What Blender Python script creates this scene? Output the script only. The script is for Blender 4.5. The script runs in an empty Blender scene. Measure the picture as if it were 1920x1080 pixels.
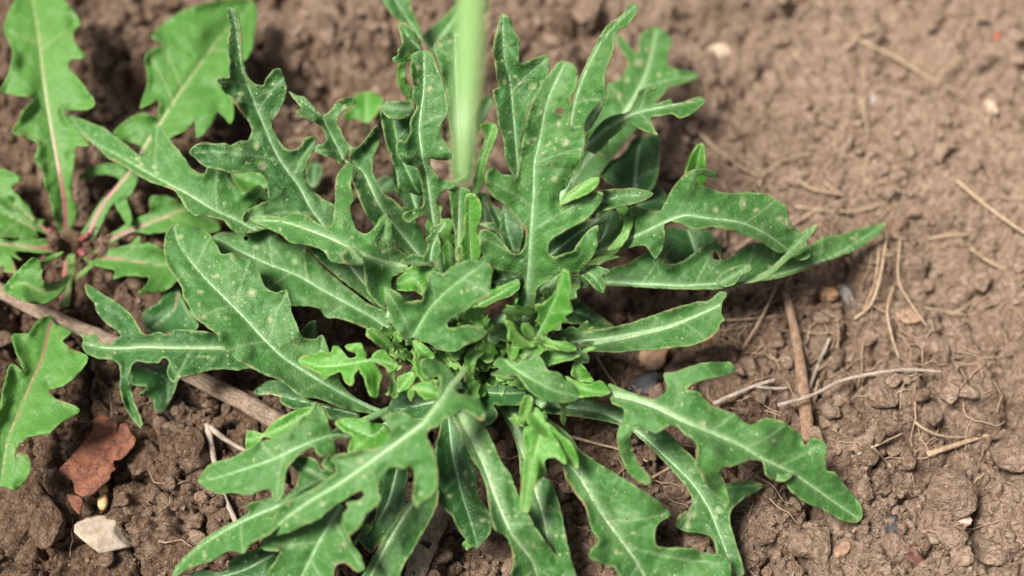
import bpy, math, random
import numpy as np
from mathutils import Vector, Matrix
from mathutils.geometry import delaunay_2d_cdt

# ------------------------------------------------------------------ camera, sky, sun, exposure
sc = bpy.context.scene
COL = sc.collection
PITCH = math.radians(60.0)
CDIST = 0.70
cam_d = bpy.data.cameras.new('camera')
cam = bpy.data.objects.new('camera', cam_d)
COL.objects.link(cam)
cam.location = (0.0, -CDIST * math.cos(PITCH), CDIST * math.sin(PITCH))
cam.rotation_euler = (math.pi / 2 - PITCH, 0, 0)
cam_d.lens = 50.0
cam_d.sensor_width = 36.0
cam_d.clip_start = 0.01
cam_d.clip_end = 500.0
cam_d.dof.use_dof = True
cam_d.dof.focus_distance = 0.634
cam_d.dof.aperture_fstop = 2.7
cam_d.dof.aperture_blades = 9
sc.camera = cam

SUN_DIR = Vector((-0.44, -0.12, 0.92)).normalized()      # towards the sun
elev = math.asin(SUN_DIR.z)
azim = math.atan2(SUN_DIR.x, SUN_DIR.y)
world = bpy.data.worlds.new('World')
sc.world = world
world.use_nodes = True
wn = world.node_tree.nodes
wl = world.node_tree.links
wn.clear()
wo = wn.new('ShaderNodeOutputWorld')
wb = wn.new('ShaderNodeBackground')
wb.inputs["Strength"].default_value = 0.055
sky = wn.new('ShaderNodeTexSky')
sky.sky_type = 'NISHITA'
sky.sun_disc = False
sky.sun_elevation = elev
sky.sun_rotation = azim
sky.dust_density = 4.0
sky.ozone_density = 0.6
hs = wn.new('ShaderNodeHueSaturation')           # a milky, thinly clouded sky is greyer than a clear one
hs.inputs['Saturation'].default_value = 0.35
wl.new(sky.outputs[0], hs.inputs['Color'])
wl.new(hs.outputs[0], wb.inputs['Color'])
wl.new(wb.outputs[0], wo.inputs['Surface'])

sun_d = bpy.data.lights.new('sun', 'SUN')
sun_d.energy = 4.8
sun_d.angle = math.radians(18)
sun_d.color = (1.0, 0.96, 0.90)
sun = bpy.data.objects.new('sun', sun_d)
COL.objects.link(sun)
sun.rotation_euler = SUN_DIR.to_track_quat('Z', 'Y').to_euler()

sc.view_settings.view_transform = 'Standard'
sc.view_settings.look = 'None'
sc.view_settings.exposure = 0.82
sc.view_settings.gamma = 1.0
sc.view_settings.use_curve_mapping = False
sc.render.engine = 'CYCLES'
sc.cycles.use_denoising = True
sc.cycles.max_bounces = 6
sc.cycles.diffuse_bounces = 2
sc.cycles.transmission_bounces = 4

rng = np.random.default_rng(11)
random.seed(5)

# ------------------------------------------------------------------ places in the photograph -> points on the bed
# a place (px, py) in the 1920 x 1080 photograph and a height above the soil in metres give one point of the world
CP = np.array(cam.location)
_s, _c = math.sin(PITCH), math.cos(PITCH)
FWD = np.array((0.0, _c, -_s))
UPV = np.array((0.0, _s, _c))
RGT = np.array((1.0, 0.0, 0.0))
FOC = 50.0 / 36.0 * 1920.0


def W(px, py, z):
    px = np.asarray(px, float)
    py = np.asarray(py, float)
    z = np.asarray(z, float)
    a = (px - 960.0) / FOC
    b = -(py - 540.0) / FOC
    d = FWD[None] + a.reshape(-1, 1) * RGT[None] + b.reshape(-1, 1) * UPV[None]
    k = (z.reshape(-1) - CP[2]) / d[:, 2]
    return CP[None] + d * k[:, None]


def W1(px, py, z=0.0):
    return W([px], [py], [z])[0]


# ------------------------------------------------------------------ numpy noise
def _h(ix, iy, seed):
    n = (ix.astype(np.int64) * 374761393 + iy.astype(np.int64) * 668265263 + seed * 974634777) & 0xffffffff
    n = ((n ^ (n >> 13)) * 1274126177) & 0xffffffff
    n = (n ^ (n >> 16)) & 0xffffffff
    return n.astype(np.float64) / 4294967295.0


def vnoise(x, y, seed=0):
    ix = np.floor(x)
    iy = np.floor(y)
    fx = x - ix
    fy = y - iy
    fx = fx * fx * fx * (fx * (fx * 6 - 15) + 10)
    fy = fy * fy * fy * (fy * (fy * 6 - 15) + 10)
    a = _h(ix, iy, seed)
    b = _h(ix + 1, iy, seed)
    c = _h(ix, iy + 1, seed)
    d = _h(ix + 1, iy + 1, seed)
    return (a + (b - a) * fx) * (1 - fy) + (c + (d - c) * fx) * fy


def fbm(x, y, seed=0, octs=4, gain=0.5):
    s = 0
    amp = 1.0
    tot = 0
    for o in range(octs):
        s = s + amp * (vnoise(x * 2 ** o + 17.3 * o, y * 2 ** o - 9.1 * o, seed + o) - 0.5)
        tot += amp
        amp *= gain
    return s / tot * 2      # about -1 .. 1


def worley(x, y, seed=0):
    ix = np.floor(x)
    iy = np.floor(y)
    f1 = np.full(x.shape, 9.0)
    f2 = np.full(x.shape, 9.0)
    rid = np.zeros(x.shape)
    for dx in (-1, 0, 1):
        for dy in (-1, 0, 1):
            cx = ix + dx
            cy = iy + dy
            px = cx + 0.1 + 0.8 * _h(cx, cy, seed)
            py = cy + 0.1 + 0.8 * _h(cx, cy, seed + 7)
            d = np.hypot(px - x, py - y)
            r = _h(cx, cy, seed + 13)
            m = d < f1
            f2 = np.where(m, f1, np.minimum(f2, d))
            rid = np.where(m, r, rid)
            f1 = np.where(m, d, f1)
    return f1, f2, rid


def sstep(a, b, x):
    t = np.clip((x - a) / (b - a), 0, 1)
    return t * t * (3 - 2 * t)


# ------------------------------------------------------------------ materials
def new_mat(name):
    m = bpy.data.materials.new(name)
    m.use_nodes = True
    nt = m.node_tree
    nt.nodes.clear()
    out = nt.nodes.new('ShaderNodeOutputMaterial')
    return m, nt, out


class NB:
    def __init__(s, nt):
        s.nt = nt

    def n(s, t, **k):
        nd = s.nt.nodes.new(t)
        for a, b in k.items():
            setattr(nd, a, b)
        return nd

    def l(s, a, b):
        s.nt.links.new(a, b)

    def val(s, sock, v):
        if hasattr(v, 'is_output'):
            s.l(v, sock)
        else:
            sock.default_value = v

    def math(s, op, a, b=None, c=None, clamp=False):
        nd = s.n('ShaderNodeMath', operation=op)
        nd.use_clamp = clamp
        s.val(nd.inputs[0], a)
        if b is not None:
            s.val(nd.inputs[1], b)
        if c is not None:
            s.val(nd.inputs[2], c)
        return nd.outputs[0]

    def mix(s, f, a, b, mode='MIX'):
        nd = s.n('ShaderNodeMix', data_type='RGBA', blend_type=mode)
        s.val(nd.inputs[0], f)
        s.val(nd.inputs[6], a if hasattr(a, 'is_output') else (*a, 1) if len(a) == 3 else a)
        s.val(nd.inputs[7], b if hasattr(b, 'is_output') else (*b, 1) if len(b) == 3 else b)
        return nd.outputs[2]

    def ramp(s, f, lo, hi):
        nd = s.n('ShaderNodeMapRange', interpolation_type='SMOOTHSTEP')
        s.val(nd.inputs['Value'], f)
        nd.inputs['From Min'].default_value = lo
        nd.inputs['From Max'].default_value = hi
        return nd.outputs[0]

    def noise(s, vec, scale, detail=4, rough=0.55, dist=0.0):
        nd = s.n('ShaderNodeTexNoise')
        s.l(vec, nd.inputs['Vector'])
        nd.inputs['Scale'].default_value = scale
        nd.inputs['Detail'].default_value = detail
        nd.inputs['Roughness'].default_value = rough
        nd.inputs['Distortion'].default_value = dist
        return nd.outputs['Fac']

    def voro(s, vec, scale, feature='F1', rnd=1.0):
        nd = s.n('ShaderNodeTexVoronoi', feature=feature)
        s.l(vec, nd.inputs['Vector'])
        nd.inputs['Scale'].default_value = scale
        nd.inputs['Randomness'].default_value = rnd
        return nd

    def bump(s, h, dist, strength=1.0, normal=None):
        nd = s.n('ShaderNodeBump')
        s.l(h, nd.inputs['Height'])
        nd.inputs['Distance'].default_value = dist
        nd.inputs['Strength'].default_value = strength
        if normal is not None:
            s.l(normal, nd.inputs['Normal'])
        return nd.outputs[0]


def leaf_material(name, dark, mid, light, rib, speck=1.0, edge=(0.30, 0.36, 0.14), trans=(0.20, 0.42, 0.05),
                  tr=0.22, rough=0.48, spec=0.45):
    m, nt, out = new_mat(name)
    b = NB(nt)
    geo = b.n('ShaderNodeTexCoord').outputs['Object']
    at = b.n('ShaderNodeAttribute', attribute_name='mask')
    sep = b.n('ShaderNodeSeparateColor')
    b.l(at.outputs['Color'], sep.inputs[0])
    ribv, vein, edg = sep.outputs[0], sep.outputs[1], sep.outputs[2]
    tone = at.outputs['Alpha']
    sp0 = b.n('ShaderNodeAttribute', attribute_name='spot').outputs['Fac']
    n1 = b.noise(geo, 60, 4, 0.6)
    n2 = b.noise(geo, 420, 3, 0.6)
    n3 = b.noise(geo, 1900, 2, 0.6)
    sp = b.math('ADD', sp0, b.math('MULTIPLY', b.math('MULTIPLY_ADD', b.noise(geo, 900, 3, 0.7), 1.6, -0.8), b.ramp(sp0, 0.0, 0.2)))
    base = b.mix(tone, dark, mid)
    base = b.mix(b.math('MULTIPLY', b.ramp(n1, 0.45, 0.75), 0.55), base, light)
    base = b.mix(b.math('MULTIPLY', b.ramp(n2, 0.40, 0.75), 0.30), base, light)
    fine = b.math('MULTIPLY_ADD', n3, 0.8, 0.60)
    hsv = b.n('ShaderNodeHueSaturation')
    b.l(base, hsv.inputs['Color'])
    b.l(fine, hsv.inputs['Value'])
    base = hsv.outputs[0]
    # net of small veins
    ve = b.voro(geo, 210, 'DISTANCE_TO_EDGE').outputs['Distance']
    net = b.math('SUBTRACT', 1.0, b.ramp(ve, 0.0, 0.09))
    base = b.mix(b.math('MULTIPLY', net, 0.07), base, light)
    base = b.mix(b.math('MULTIPLY', vein, 0.55), base, rib)
    base = b.mix(b.math('MULTIPLY', ribv, 0.55), base, rib)
    # pale margin
    en = b.math('MULTIPLY', edg, b.ramp(b.noise(geo, 230, 2), 0.30, 0.62))
    base = b.mix(b.math('MULTIPLY', en, 0.6), base, edge)
    dead = b.math('MULTIPLY', b.math('MULTIPLY', edg, 0.9), b.ramp(b.noise(geo, 75, 3), 0.60, 0.68))
    base = b.mix(dead, base, (0.30, 0.19, 0.09))
    if speck > 0:
        # small round feeding marks, pale with a yellowish ring
        wob = b.n('ShaderNodeVectorMath', operation='ADD')
        nz = b.n('ShaderNodeTexNoise')
        b.l(geo, nz.inputs['Vector'])
        nz.inputs['Scale'].default_value = 700
        sc_ = b.n('ShaderNodeVectorMath', operation='SCALE')
        b.l(nz.outputs['Color'], sc_.inputs[0])
        sc_.inputs['Scale'].default_value = 0.0009
        b.l(geo, wob.inputs[0])
        b.l(sc_.outputs[0], wob.inputs[1])
        for scale, keep, r0, ringw, amt in ((120, 0.74, 0.060, 0.07, 0.80), (300, 0.55, 0.085, 0.06, 0.75), (620, 0.62, 0.13, 0.08, 0.7)):
            v = b.voro(wob.outputs[0], scale)
            sc2 = b.n('ShaderNodeSeparateColor')
            b.l(v.outputs['Color'], sc2.inputs[0])
            on = b.math('MULTIPLY', b.ramp(sc2.outputs[0], keep, keep + 0.02), b.ramp(n1, 0.36, 0.52))
            rad = b.math('MULTIPLY_ADD', sc2.outputs[1], r0 * 1.3, r0 * 0.45)
            dd = b.math('SUBTRACT', v.outputs['Distance'], rad)
            core = b.math('SUBTRACT', 1.0, b.ramp(dd, -0.03, 0.02))
            ring = b.math('SUBTRACT', 1.0, b.ramp(dd, 0.0, ringw))
            base = b.mix(b.math('MULTIPLY', b.math('MULTIPLY', ring, on), 0.45 * speck), base, (0.24, 0.34, 0.10))
            base = b.mix(b.math('MULTIPLY', b.math('MULTIPLY', core, on), amt * speck), base, (0.42, 0.45, 0.30))
    # the larger marks
    ringb = b.math('MULTIPLY', b.ramp(sp, 0.05, 0.4), 0.5)
    base = b.mix(ringb, base, (0.26, 0.34, 0.12))
    base = b.mix(b.math('MULTIPLY', b.ramp(sp, 0.55, 0.95), 0.55), base, b.mix(b.ramp(n3, 0.4, 0.6), (0.30, 0.24, 0.16), (0.50, 0.50, 0.44)))
    p = b.n('ShaderNodeBsdfPrincipled')
    b.l(base, p.inputs['Base Color'])
    p.inputs['Roughness'].default_value = rough
    p.inputs['Specular IOR Level'].default_value = spec
    p.inputs['Sheen Weight'].default_value = 0.03
    p.inputs['Sheen Roughness'].default_value = 0.5
    hgt = b.math('ADD', b.math('MULTIPLY', n2, 0.6), b.math('MULTIPLY', n3, 0.35))
    hgt = b.math('SUBTRACT', hgt, b.math('MULTIPLY', net, 0.25))
    hgt = b.math('SUBTRACT', hgt, b.math('MULTIPLY', vein, 0.6))
    nrm = b.bump(hgt, 0.0006, 0.75)
    b.l(nrm, p.inputs['Normal'])
    t = b.n('ShaderNodeBsdfTranslucent')
    tc = b.mix(0.5, base, trans)
    b.l(tc, t.inputs['Color'])
    b.l(nrm, t.inputs['Normal'])
    ms = b.n('ShaderNodeMixShader')
    ms.inputs[0].default_value = tr
    b.l(p.outputs[0], ms.inputs[1])
    b.l(t.outputs[0], ms.inputs[2])
    b.l(ms.outputs[0], out.inputs['Surface'])
    return m


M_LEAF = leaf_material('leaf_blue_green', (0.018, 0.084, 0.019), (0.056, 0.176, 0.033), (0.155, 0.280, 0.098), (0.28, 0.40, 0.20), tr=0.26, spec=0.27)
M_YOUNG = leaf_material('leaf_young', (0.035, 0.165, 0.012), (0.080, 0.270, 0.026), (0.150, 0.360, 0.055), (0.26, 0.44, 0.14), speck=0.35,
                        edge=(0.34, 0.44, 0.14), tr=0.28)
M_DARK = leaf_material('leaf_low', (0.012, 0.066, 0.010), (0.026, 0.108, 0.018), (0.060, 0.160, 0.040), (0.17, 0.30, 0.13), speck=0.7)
M_DAND = leaf_material('dandelion_leaf', (0.045, 0.165, 0.020), (0.085, 0.225, 0.038), (0.130, 0.275, 0.060), (0.24, 0.30, 0.12), speck=0.05,
                       edge=(0.16, 0.27, 0.07), tr=0.25, rough=0.5, spec=0.35)


def plain_mat(name, c1, c2, scale=300, rough=0.8, bump=0.0004, c3=None, streak=None, spec=0.3, trans=0.0, spotc=None, spots=0.62):
    m, nt, out = new_mat(name)
    b = NB(nt)
    geo = b.n('ShaderNodeTexCoord').outputs['Object']
    n1 = b.noise(geo, scale, 5, 0.6)
    n2 = b.noise(geo, scale * 5, 4, 0.6)
    col = b.mix(b.ramp(n1, 0.32, 0.68), c1, c2)
    if c3:
        col = b.mix(b.math('MULTIPLY', b.ramp(n2, 0.48, 0.66), 0.7), col, c3)
    if spotc:
        n5 = b.noise(geo, scale * 0.6, 3, 0.5)
        col = b.mix(b.ramp(n5, spots, spots + 0.035), col, spotc)
    p = b.n('ShaderNodeBsdfPrincipled')
    hgt = b.math('ADD', n1, b.math('MULTIPLY', n2, 0.5))
    if streak:
        at = b.n('ShaderNodeAttribute', attribute_name='along')
        mp = b.n('ShaderNodeMapping')
        b.l(at.outputs['Vector'], mp.inputs['Vector'])
        mp.inputs['Scale'].default_value = (18, 2.2, 1)
        n4 = b.noise(mp.outputs[0], 1.0, 4, 0.6, 0.3)
        col = b.mix(b.math('MULTIPLY', b.ramp(n4, 0.45, 0.68), 0.8), col, streak)
        hgt = b.math('ADD', hgt, b.math('MULTIPLY', n4, -1.2))
    b.l(col, p.inputs['Base Color'])
    p.inputs['Roughness'].default_value = rough
    p.inputs['Specular IOR Level'].default_value = spec
    b.l(b.bump(hgt, bump, 0.9), p.inputs['Normal'])
    b.l(p.outputs[0], out.inputs['Surface'])
    return m


def soil_material(name, use_dry):
    m, nt, out = new_mat(name)
    b = NB(nt)
    geo = b.n('ShaderNodeTexCoord').outputs['Object']
    n1 = b.noise(geo, 38, 5, 0.65)
    n2 = b.noise(geo, 330, 5, 0.65)
    n3 = b.noise(geo, 1500, 4, 0.7)
    dry = b.n('ShaderNodeAttribute', attribute_name='dry').outputs['Fac']  # soil dryness, lowered under the rosette as painted shade
    wet_shade = b.mix(b.ramp(n2, 0.33, 0.67), (0.072, 0.041, 0.023), (0.205, 0.127, 0.078))
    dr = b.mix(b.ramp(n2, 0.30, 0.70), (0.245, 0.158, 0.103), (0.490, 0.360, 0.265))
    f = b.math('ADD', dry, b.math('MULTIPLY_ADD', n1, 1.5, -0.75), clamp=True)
    col = b.mix(f, wet_shade, dr)
    col = b.mix(b.math('MULTIPLY', b.ramp(n3, 0.56, 0.74), 0.55), col, (0.40, 0.31, 0.24))
    col = b.mix(b.math('MULTIPLY', b.ramp(n3, 0.46, 0.30), 0.55), col, (0.060, 0.036, 0.025))
    # sand grains and flecks of ochre
    v = b.voro(geo, 700)
    s = b.n('ShaderNodeSeparateColor')
    b.l(v.outputs['Color'], s.inputs[0])
    g = b.math('MULTIPLY', b.ramp(s.outputs[0], 0.955, 0.965), b.math('SUBTRACT', 1.0, b.ramp(v.outputs['Distance'], 0.22, 0.36)))
    gc = b.mix(s.outputs[1], (0.42, 0.24, 0.11), (0.55, 0.48, 0.40))
    col = b.mix(b.math('MULTIPLY', g, 0.8), col, gc)
    p = b.n('ShaderNodeBsdfPrincipled')
    b.l(col, p.inputs['Base Color'])
    p.inputs['Roughness'].default_value = 0.88
    p.inputs['Specular IOR Level'].default_value = 0.22
    vb = b.voro(geo, 950).outputs['Distance']
    vc = b.voro(geo, 380).outputs['Distance']
    hgt = b.math('ADD', b.math('MULTIPLY', n2, 1.3), b.math('MULTIPLY', n3, 0.7))
    hgt = b.math('SUBTRACT', hgt, b.math('MULTIPLY', vb, 0.45))
    hgt = b.math('SUBTRACT', hgt, b.math('MULTIPLY', vc, 0.5))
    b.l(b.bump(hgt, 0.0022, 1.0), p.inputs['Normal'])
    b.l(p.outputs[0], out.inputs['Surface'])
    return m


M_SOIL = soil_material('soil', True)

# ------------------------------------------------------------------ helpers for objects
def tag(o, label=None, cat=None, group=None, kind=None):
    if label:
        o['label'] = label
    if cat:
        o['category'] = cat
    if group:
        o['group'] = group
    if kind:
        o['kind'] = kind
    return o


def mesh_obj(name, V, F, mat, parent=None, attrs=None, smooth=True, origin=None):
    """V in world coordinates; the object's origin is its parent's place or `origin`."""
    V = np.asarray(V, float)
    org = np.zeros(3) if origin is None else np.asarray(origin, float)
    if parent is not None:
        org = np.array(parent['_w'])
    me = bpy.data.meshes.new(name)
    if isinstance(F, np.ndarray):
        me.vertices.add(len(V))
        me.vertices.foreach_set('co', (V - org).astype(np.float32).ravel())
        k = F.shape[1]
        me.loops.add(F.size)
        me.loops.foreach_set('vertex_index', F.astype(np.int32).ravel())
        me.polygons.add(len(F))
        me.polygons.foreach_set('loop_start', np.arange(0, F.size, k, dtype=np.int32))
        me.update(calc_edges=True)
    else:
        me.from_pydata([tuple(v) for v in (V - org)], [], F)
    if smooth:
        me.polygons.foreach_set('use_smooth', np.ones(len(me.polygons), dtype=bool))
    for an, (ty, arr) in (attrs or {}).items():
        a = me.attributes.new(an, ty, 'POINT')
        key = {'FLOAT': 'value', 'FLOAT_COLOR': 'color', 'FLOAT_VECTOR': 'vector'}[ty]
        a.data.foreach_set(key, np.asarray(arr, np.float32).ravel())
    me.materials.append(mat)
    me.update()
    o = bpy.data.objects.new(name, me)
    COL.objects.link(o)
    if parent is not None:
        o.parent = parent if '_d' not in parent else parent
        if parent.type == 'MESH':
            o.location = (0, 0, 0)
    else:
        o.location = org
    o['_w'] = [float(c) for c in org]
    return o


def empty(name, loc, **k):
    o = bpy.data.objects.new(name, None)
    COL.objects.link(o)
    o.empty_display_size = 0.01
    o.location = loc
    o['_w'] = [float(c) for c in loc]
    return tag(o, **k)


# ------------------------------------------------------------------ ground
def grid_axis(lo, hi, step, far):
    core = np.arange(lo, hi + step / 2, step)
    out_r, out_l = [], []
    x, s = core[-1], step
    while x < far:
        s *= 1.11
        x += s
        out_r.append(x)
    x, s = core[0], step
    while x > -far:
        s *= 1.11
        x -= s
        out_l.append(x)
    return np.array(out_l[::-1] + list(core) + out_r)


def dry_shade_map(x, y):
    """1 = pale dry trodden soil (far right), 0 = darker moist soil, and painted shade under the rosette"""
    return np.clip(0.52 + 1.6 * x + 1.3 * (y - 0.02) + 0.38 * fbm(x * 14, y * 14, 71, 3) - 0.45 * np.exp(-((x + 0.01) ** 2 / 0.11 ** 2 + (y + 0.02) ** 2 / 0.075 ** 2)), 0.0, 1.0)  # exp term darkens the soil under the rosette: shade painted into its colour


PITS = []
for (qx, qy, ra, rb, dp) in ((1482, 128, 40, 20, 16), (1385, 200, 14, 34, 12), (1420, 238, 30, 10, 10), (1530, 84, 16, 18, 12), (1325, 78, 44, 16, 9), (640, 178, 90, 30, 11),
                             (740, 90, 60, 40, 7), (230, 150, 60, 50, 10), (150, 300, 60, 40, 10), (240, 330, 40, 30, 10), (1775, 872, 80, 16, 13), (1700, 915, 40, 14, 8), (350, 965, 34, 36, 14),
                             (262, 895, 16, 50, 9), (118, 830, 14, 60, 8), (30, 660, 50, 60, 7), (1885, 700, 26, 20, 9), (1882, 218, 14, 24, 12), (1900, 800, 24, 16, 9), (640, 640, 80, 45, 16), (560, 600, 50, 30, 12),
                             (1440, 700, 24, 40, 8), (1532, 800, 20, 40, 9), (1155, 505, 60, 20, 9), (1250, 660, 60, 20, 8), (1230, 860, 70, 40, 8), (1440, 480, 50, 16, 8), (1465, 590, 16, 60, 7),
                             (1500, 930, 30, 50, 8), (880, 960, 60, 60, 9), (1150, 960, 60, 60, 9), (130, 440, 50, 30, 7), (1580, 690, 40, 12, 8), (1660, 620, 60, 12, 6), (1610, 275, 30, 10, 8)):
    _p = W1(qx, qy, 0)
    _e = W1(qx + ra, qy, 0)
    _f = W1(qx, qy - rb, 0)
    PITS.append((_p[0], _p[1], abs(_e[0] - _p[0]), abs(_f[1] - _p[1]), dp * 0.001))
CRACKS = []
for pl, wd, dp in ((((-20, 1066), (22, 1058), (48, 1074), (58, 1060), (62, 1045), (88, 1018), (112, 1000), (150, 965)), 0.00085, 0.0055),
                   (((1362, 150), (1378, 190), (1400, 215), (1412, 245), (1445, 300), (1450, 330)), 0.0013, 0.006), (((60, 1062), (80, 1085)), 0.0008, 0.004),
                   (((1765, 620), (1740, 640), (1720, 700), (1722, 740)), 0.0009, 0.005)):
    for k in range(len(pl) - 1):
        _a = W1(*pl[k], 0)
        _b = W1(*pl[k + 1], 0)
        CRACKS.append((_a[0], _a[1], _b[0], _b[1], wd, dp))


def ground_height(x, y):
    wx = x + 0.006 * fbm(x * 60, y * 60, 3, 3)
    wy = y + 0.006 * fbm(x * 60, y * 60, 33, 3)
    wx2 = x + 0.0016 * fbm(x * 260, y * 260, 5, 2)
    wy2 = y + 0.0016 * fbm(x * 260, y * 260, 35, 2)
    z = 0.007 * fbm(x * 9, y * 9, 1, 3)
    # how lumpy: smooth trodden slabs top right and bottom left, crumbs elsewhere
    smooth = sstep(0.10, 0.24, x * 0.9 + y * 0.9 - 0.03 + 0.05 * fbm(x * 12, y * 12, 90, 2))
    slab = sstep(0.05, -0.03, np.hypot((x + 0.235) / 1.3, (y + 0.125) / 1.0) - 0.06 + 0.02 * fbm(x * 30, y * 30, 91, 2))
    lump = 1.0 - 0.38 * smooth - 0.50 * slab
    for cell, amp, sd, xx, yy in ((0.034, 0.0125, 11, wx, wy), (0.017, 0.0072, 12, wx, wy), (0.0085, 0.0036, 14, wx2, wy2),
                                  (0.0045, 0.0026, 16, wx2, wy2), (0.0024, 0.0016, 18, wx2, wy2)):
        f1, f2, r = worley(xx / cell, yy / cell, sd)
        dome = np.sqrt(np.clip(1 - (f1 / 0.78) ** 2, 0, 1))
        block = sstep(0.0, 0.22, f2 - f1) * (0.55 + 0.45 * r)
        bl = 0.35 if cell > 0.01 else 0.65
        keep = 0.15 + 0.85 * sstep(0.10, 0.80, r)
        z = z + amp * lump * ((dome * (1 - bl) + block * bl) * keep - 0.42)
        if cell == 0.034:
            # open joints between the big clods
            crack = sstep(0.075, 0.0, f2 - f1) * sstep(0.42, 0.60, vnoise(x * 26, y * 26, 55) + 0.15 * slab)
            z = z - 0.0100 * crack * (0.35 + 0.65 * np.clip(lump, 0, 1))
    f1, f2, r = worley(wx2 / 0.052 + 0.4, wy2 / 0.052, 44)
    z = z - 0.0085 * sstep(0.030, 0.0, f2 - f1) * np.clip(slab + 0.6 * smooth, 0, 1)
    # pits
    pit = sstep(0.60, 0.78, vnoise(x * 42 + 5, y * 42, 66))
    z = z - 0.009 * pit * np.clip(lump, 0, 1)
    z = z + 0.0040 * (0.30 - np.abs(fbm(x * 130, y * 130, 21, 4, 0.62))) * (1 - 0.3 * slab)
    z = z + 0.0016 * (0.3 - np.abs(fbm(x * 420, y * 420, 27, 3, 0.6)))
    wob = 1 + 0.5 * fbm(x * 90, y * 90, 93, 3)
    for (qx, qy, ra, rb, dp) in PITS:
        z = z - 0.80 * dp * np.exp(-((((x - qx) / ra) ** 2 + ((y - qy) / rb) ** 2) * wob) ** 1.5)
    for (ax, ay, bx, by, wd, dp) in CRACKS:
        dx, dy = bx - ax, by - ay
        t = np.clip(((x - ax) * dx + (y - ay) * dy) / (dx * dx + dy * dy), 0, 1)
        ds = np.hypot(x + 0.0022 * fbm(x * 150, y * 150, 95, 2) - ax - t * dx, y + 0.0022 * fbm(x * 150, y * 150, 96, 2) - ay - t * dy)
        z = z - dp * np.exp(-(ds / wd) ** 2)
    z = z + 0.0013 * fbm(x * 520, y * 520, 24, 2)
    z = z - 0.012 * np.exp(-((x + 0.03) ** 2 / 0.07 ** 2 + (y + 0.03) ** 2 / 0.05 ** 2))     # hollow under the rosette
    return z


GX = grid_axis(-0.34, 0.34, 0.00104, 40.0)
GY = grid_axis(-0.185, 0.235, 0.00104, 40.0)
XX, YY = np.meshgrid(GX, GY)
ZZ = ground_height(XX, YY)
# beyond the bed in view the sheet is coarser and keeps only the broad relief
_far = sstep(0.0, 0.12, np.maximum(np.abs(XX) - 0.35, 0) + np.maximum(np.abs(YY - 0.025) - 0.22, 0))
ZZ = ZZ * (1 - _far) + _far * (0.010 * fbm(XX * 16, YY * 16, 1, 3) - 0.004)
_sx = np.maximum(np.abs(XX) - 0.34, 0) + np.maximum(np.abs(YY - 0.02) - 0.21, 0)
ZZ = ZZ * np.exp(-_sx * 1.5)
nx, ny = len(GX), len(GY)
idx = np.arange(nx * ny).reshape(ny, nx)
GF = np.stack([idx[:-1, :-1], idx[:-1, 1:], idx[1:, 1:], idx[1:, :-1]], -1).reshape(-1, 4)
# open the joints sideways as well, so that clods overhang a little
GV = np.stack([XX + 0.0008 * fbm(XX * 300, YY * 300, 81, 2), YY + 0.0008 * fbm(XX * 300, YY * 300, 82, 2), ZZ], -1).reshape(-1, 3)
ground = mesh_obj('ground', GV, GF, M_SOIL, attrs={'dry': ('FLOAT', dry_shade_map(XX, YY).ravel())})
tag(ground, 'brown clay garden soil with clods, crumbs, pits and cracks', kind='structure')


def gz(x, y):
    x = np.atleast_1d(np.asarray(x, float))
    y = np.atleast_1d(np.asarray(y, float))
    i = np.clip(np.searchsorted(GX, x) - 1, 0, nx - 2)
    j = np.clip(np.searchsorted(GY, y) - 1, 0, ny - 2)
    fx = (x - GX[i]) / (GX[i + 1] - GX[i])
    fy = (y - GY[j]) / (GY[j + 1] - GY[j])
    return (ZZ[j, i] * (1 - fx) + ZZ[j, i + 1] * fx) * (1 - fy) + (ZZ[j + 1, i] * (1 - fx) + ZZ[j + 1, i + 1] * fx) * fy


def on_ground(px, py):
    """the soil point seen at a place of the photograph"""
    p = W1(px, py, 0)
    for _ in range(4):
        z = gz(p[0], p[1])[0]
        p = W1(px, py, z)
    return p


# ------------------------------------------------------------------ loose crumbs
def ico(sub):
    import bmesh
    bm = bmesh.new()
    bmesh.ops.create_icosphere(bm, subdivisions=sub, radius=1)
    v = np.array([p.co[:] for p in bm.verts])
    f = np.array([[q.index for q in p.verts] for p in bm.faces])
    bm.free()
    return v, f


def lumpy(sub, seed, amp=0.28, cuts=3):
    v, f = ico(sub)
    r = np.random.default_rng(seed)
    n = np.zeros(len(v))
    for k in range(12):
        d = r.normal(size=3)
        d /= np.linalg.norm(d)
        fr = r.uniform(1.2, 5.5)
        n += np.sin(v @ d * fr + r.uniform(0, 6.28)) / fr
    v = v * (1 + amp * n[:, None])
    if sub >= 4:
        for fr, am in ((9.0, 0.05), (17.0, 0.03), (33.0, 0.016)):
            q = v * fr
            n2 = fbm(q[:, 0] + 3 * q[:, 2], q[:, 1] - 2 * q[:, 2], seed, 2)
            v = v * (1 + (am if amp > 0.2 else am * 0.45) * n2[:, None] * 1.6)
    for k in range(cuts):                      # flat broken faces
        d = r.normal(size=3)
        d /= np.linalg.norm(d)
        c = r.uniform(0.55, 0.85)
        s = v @ d
        over = np.maximum(s - c, 0)
        v = v - d[None] * over[:, None] * 0.96
    return v, f


def rand_rot(r):
    q = r.normal(size=4)
    q /= np.linalg.norm(q)
    w, x, y, z = q
    return np.array([[1 - 2 * (y * y + z * z), 2 * (x * y - z * w), 2 * (x * z + y * w)],
                     [2 * (x * y + z * w), 1 - 2 * (x * x + z * z), 2 * (y * z - x * w)],
                     [2 * (x * z - y * w), 2 * (y * z + x * w), 1 - 2 * (x * x + y * y)]])


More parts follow.
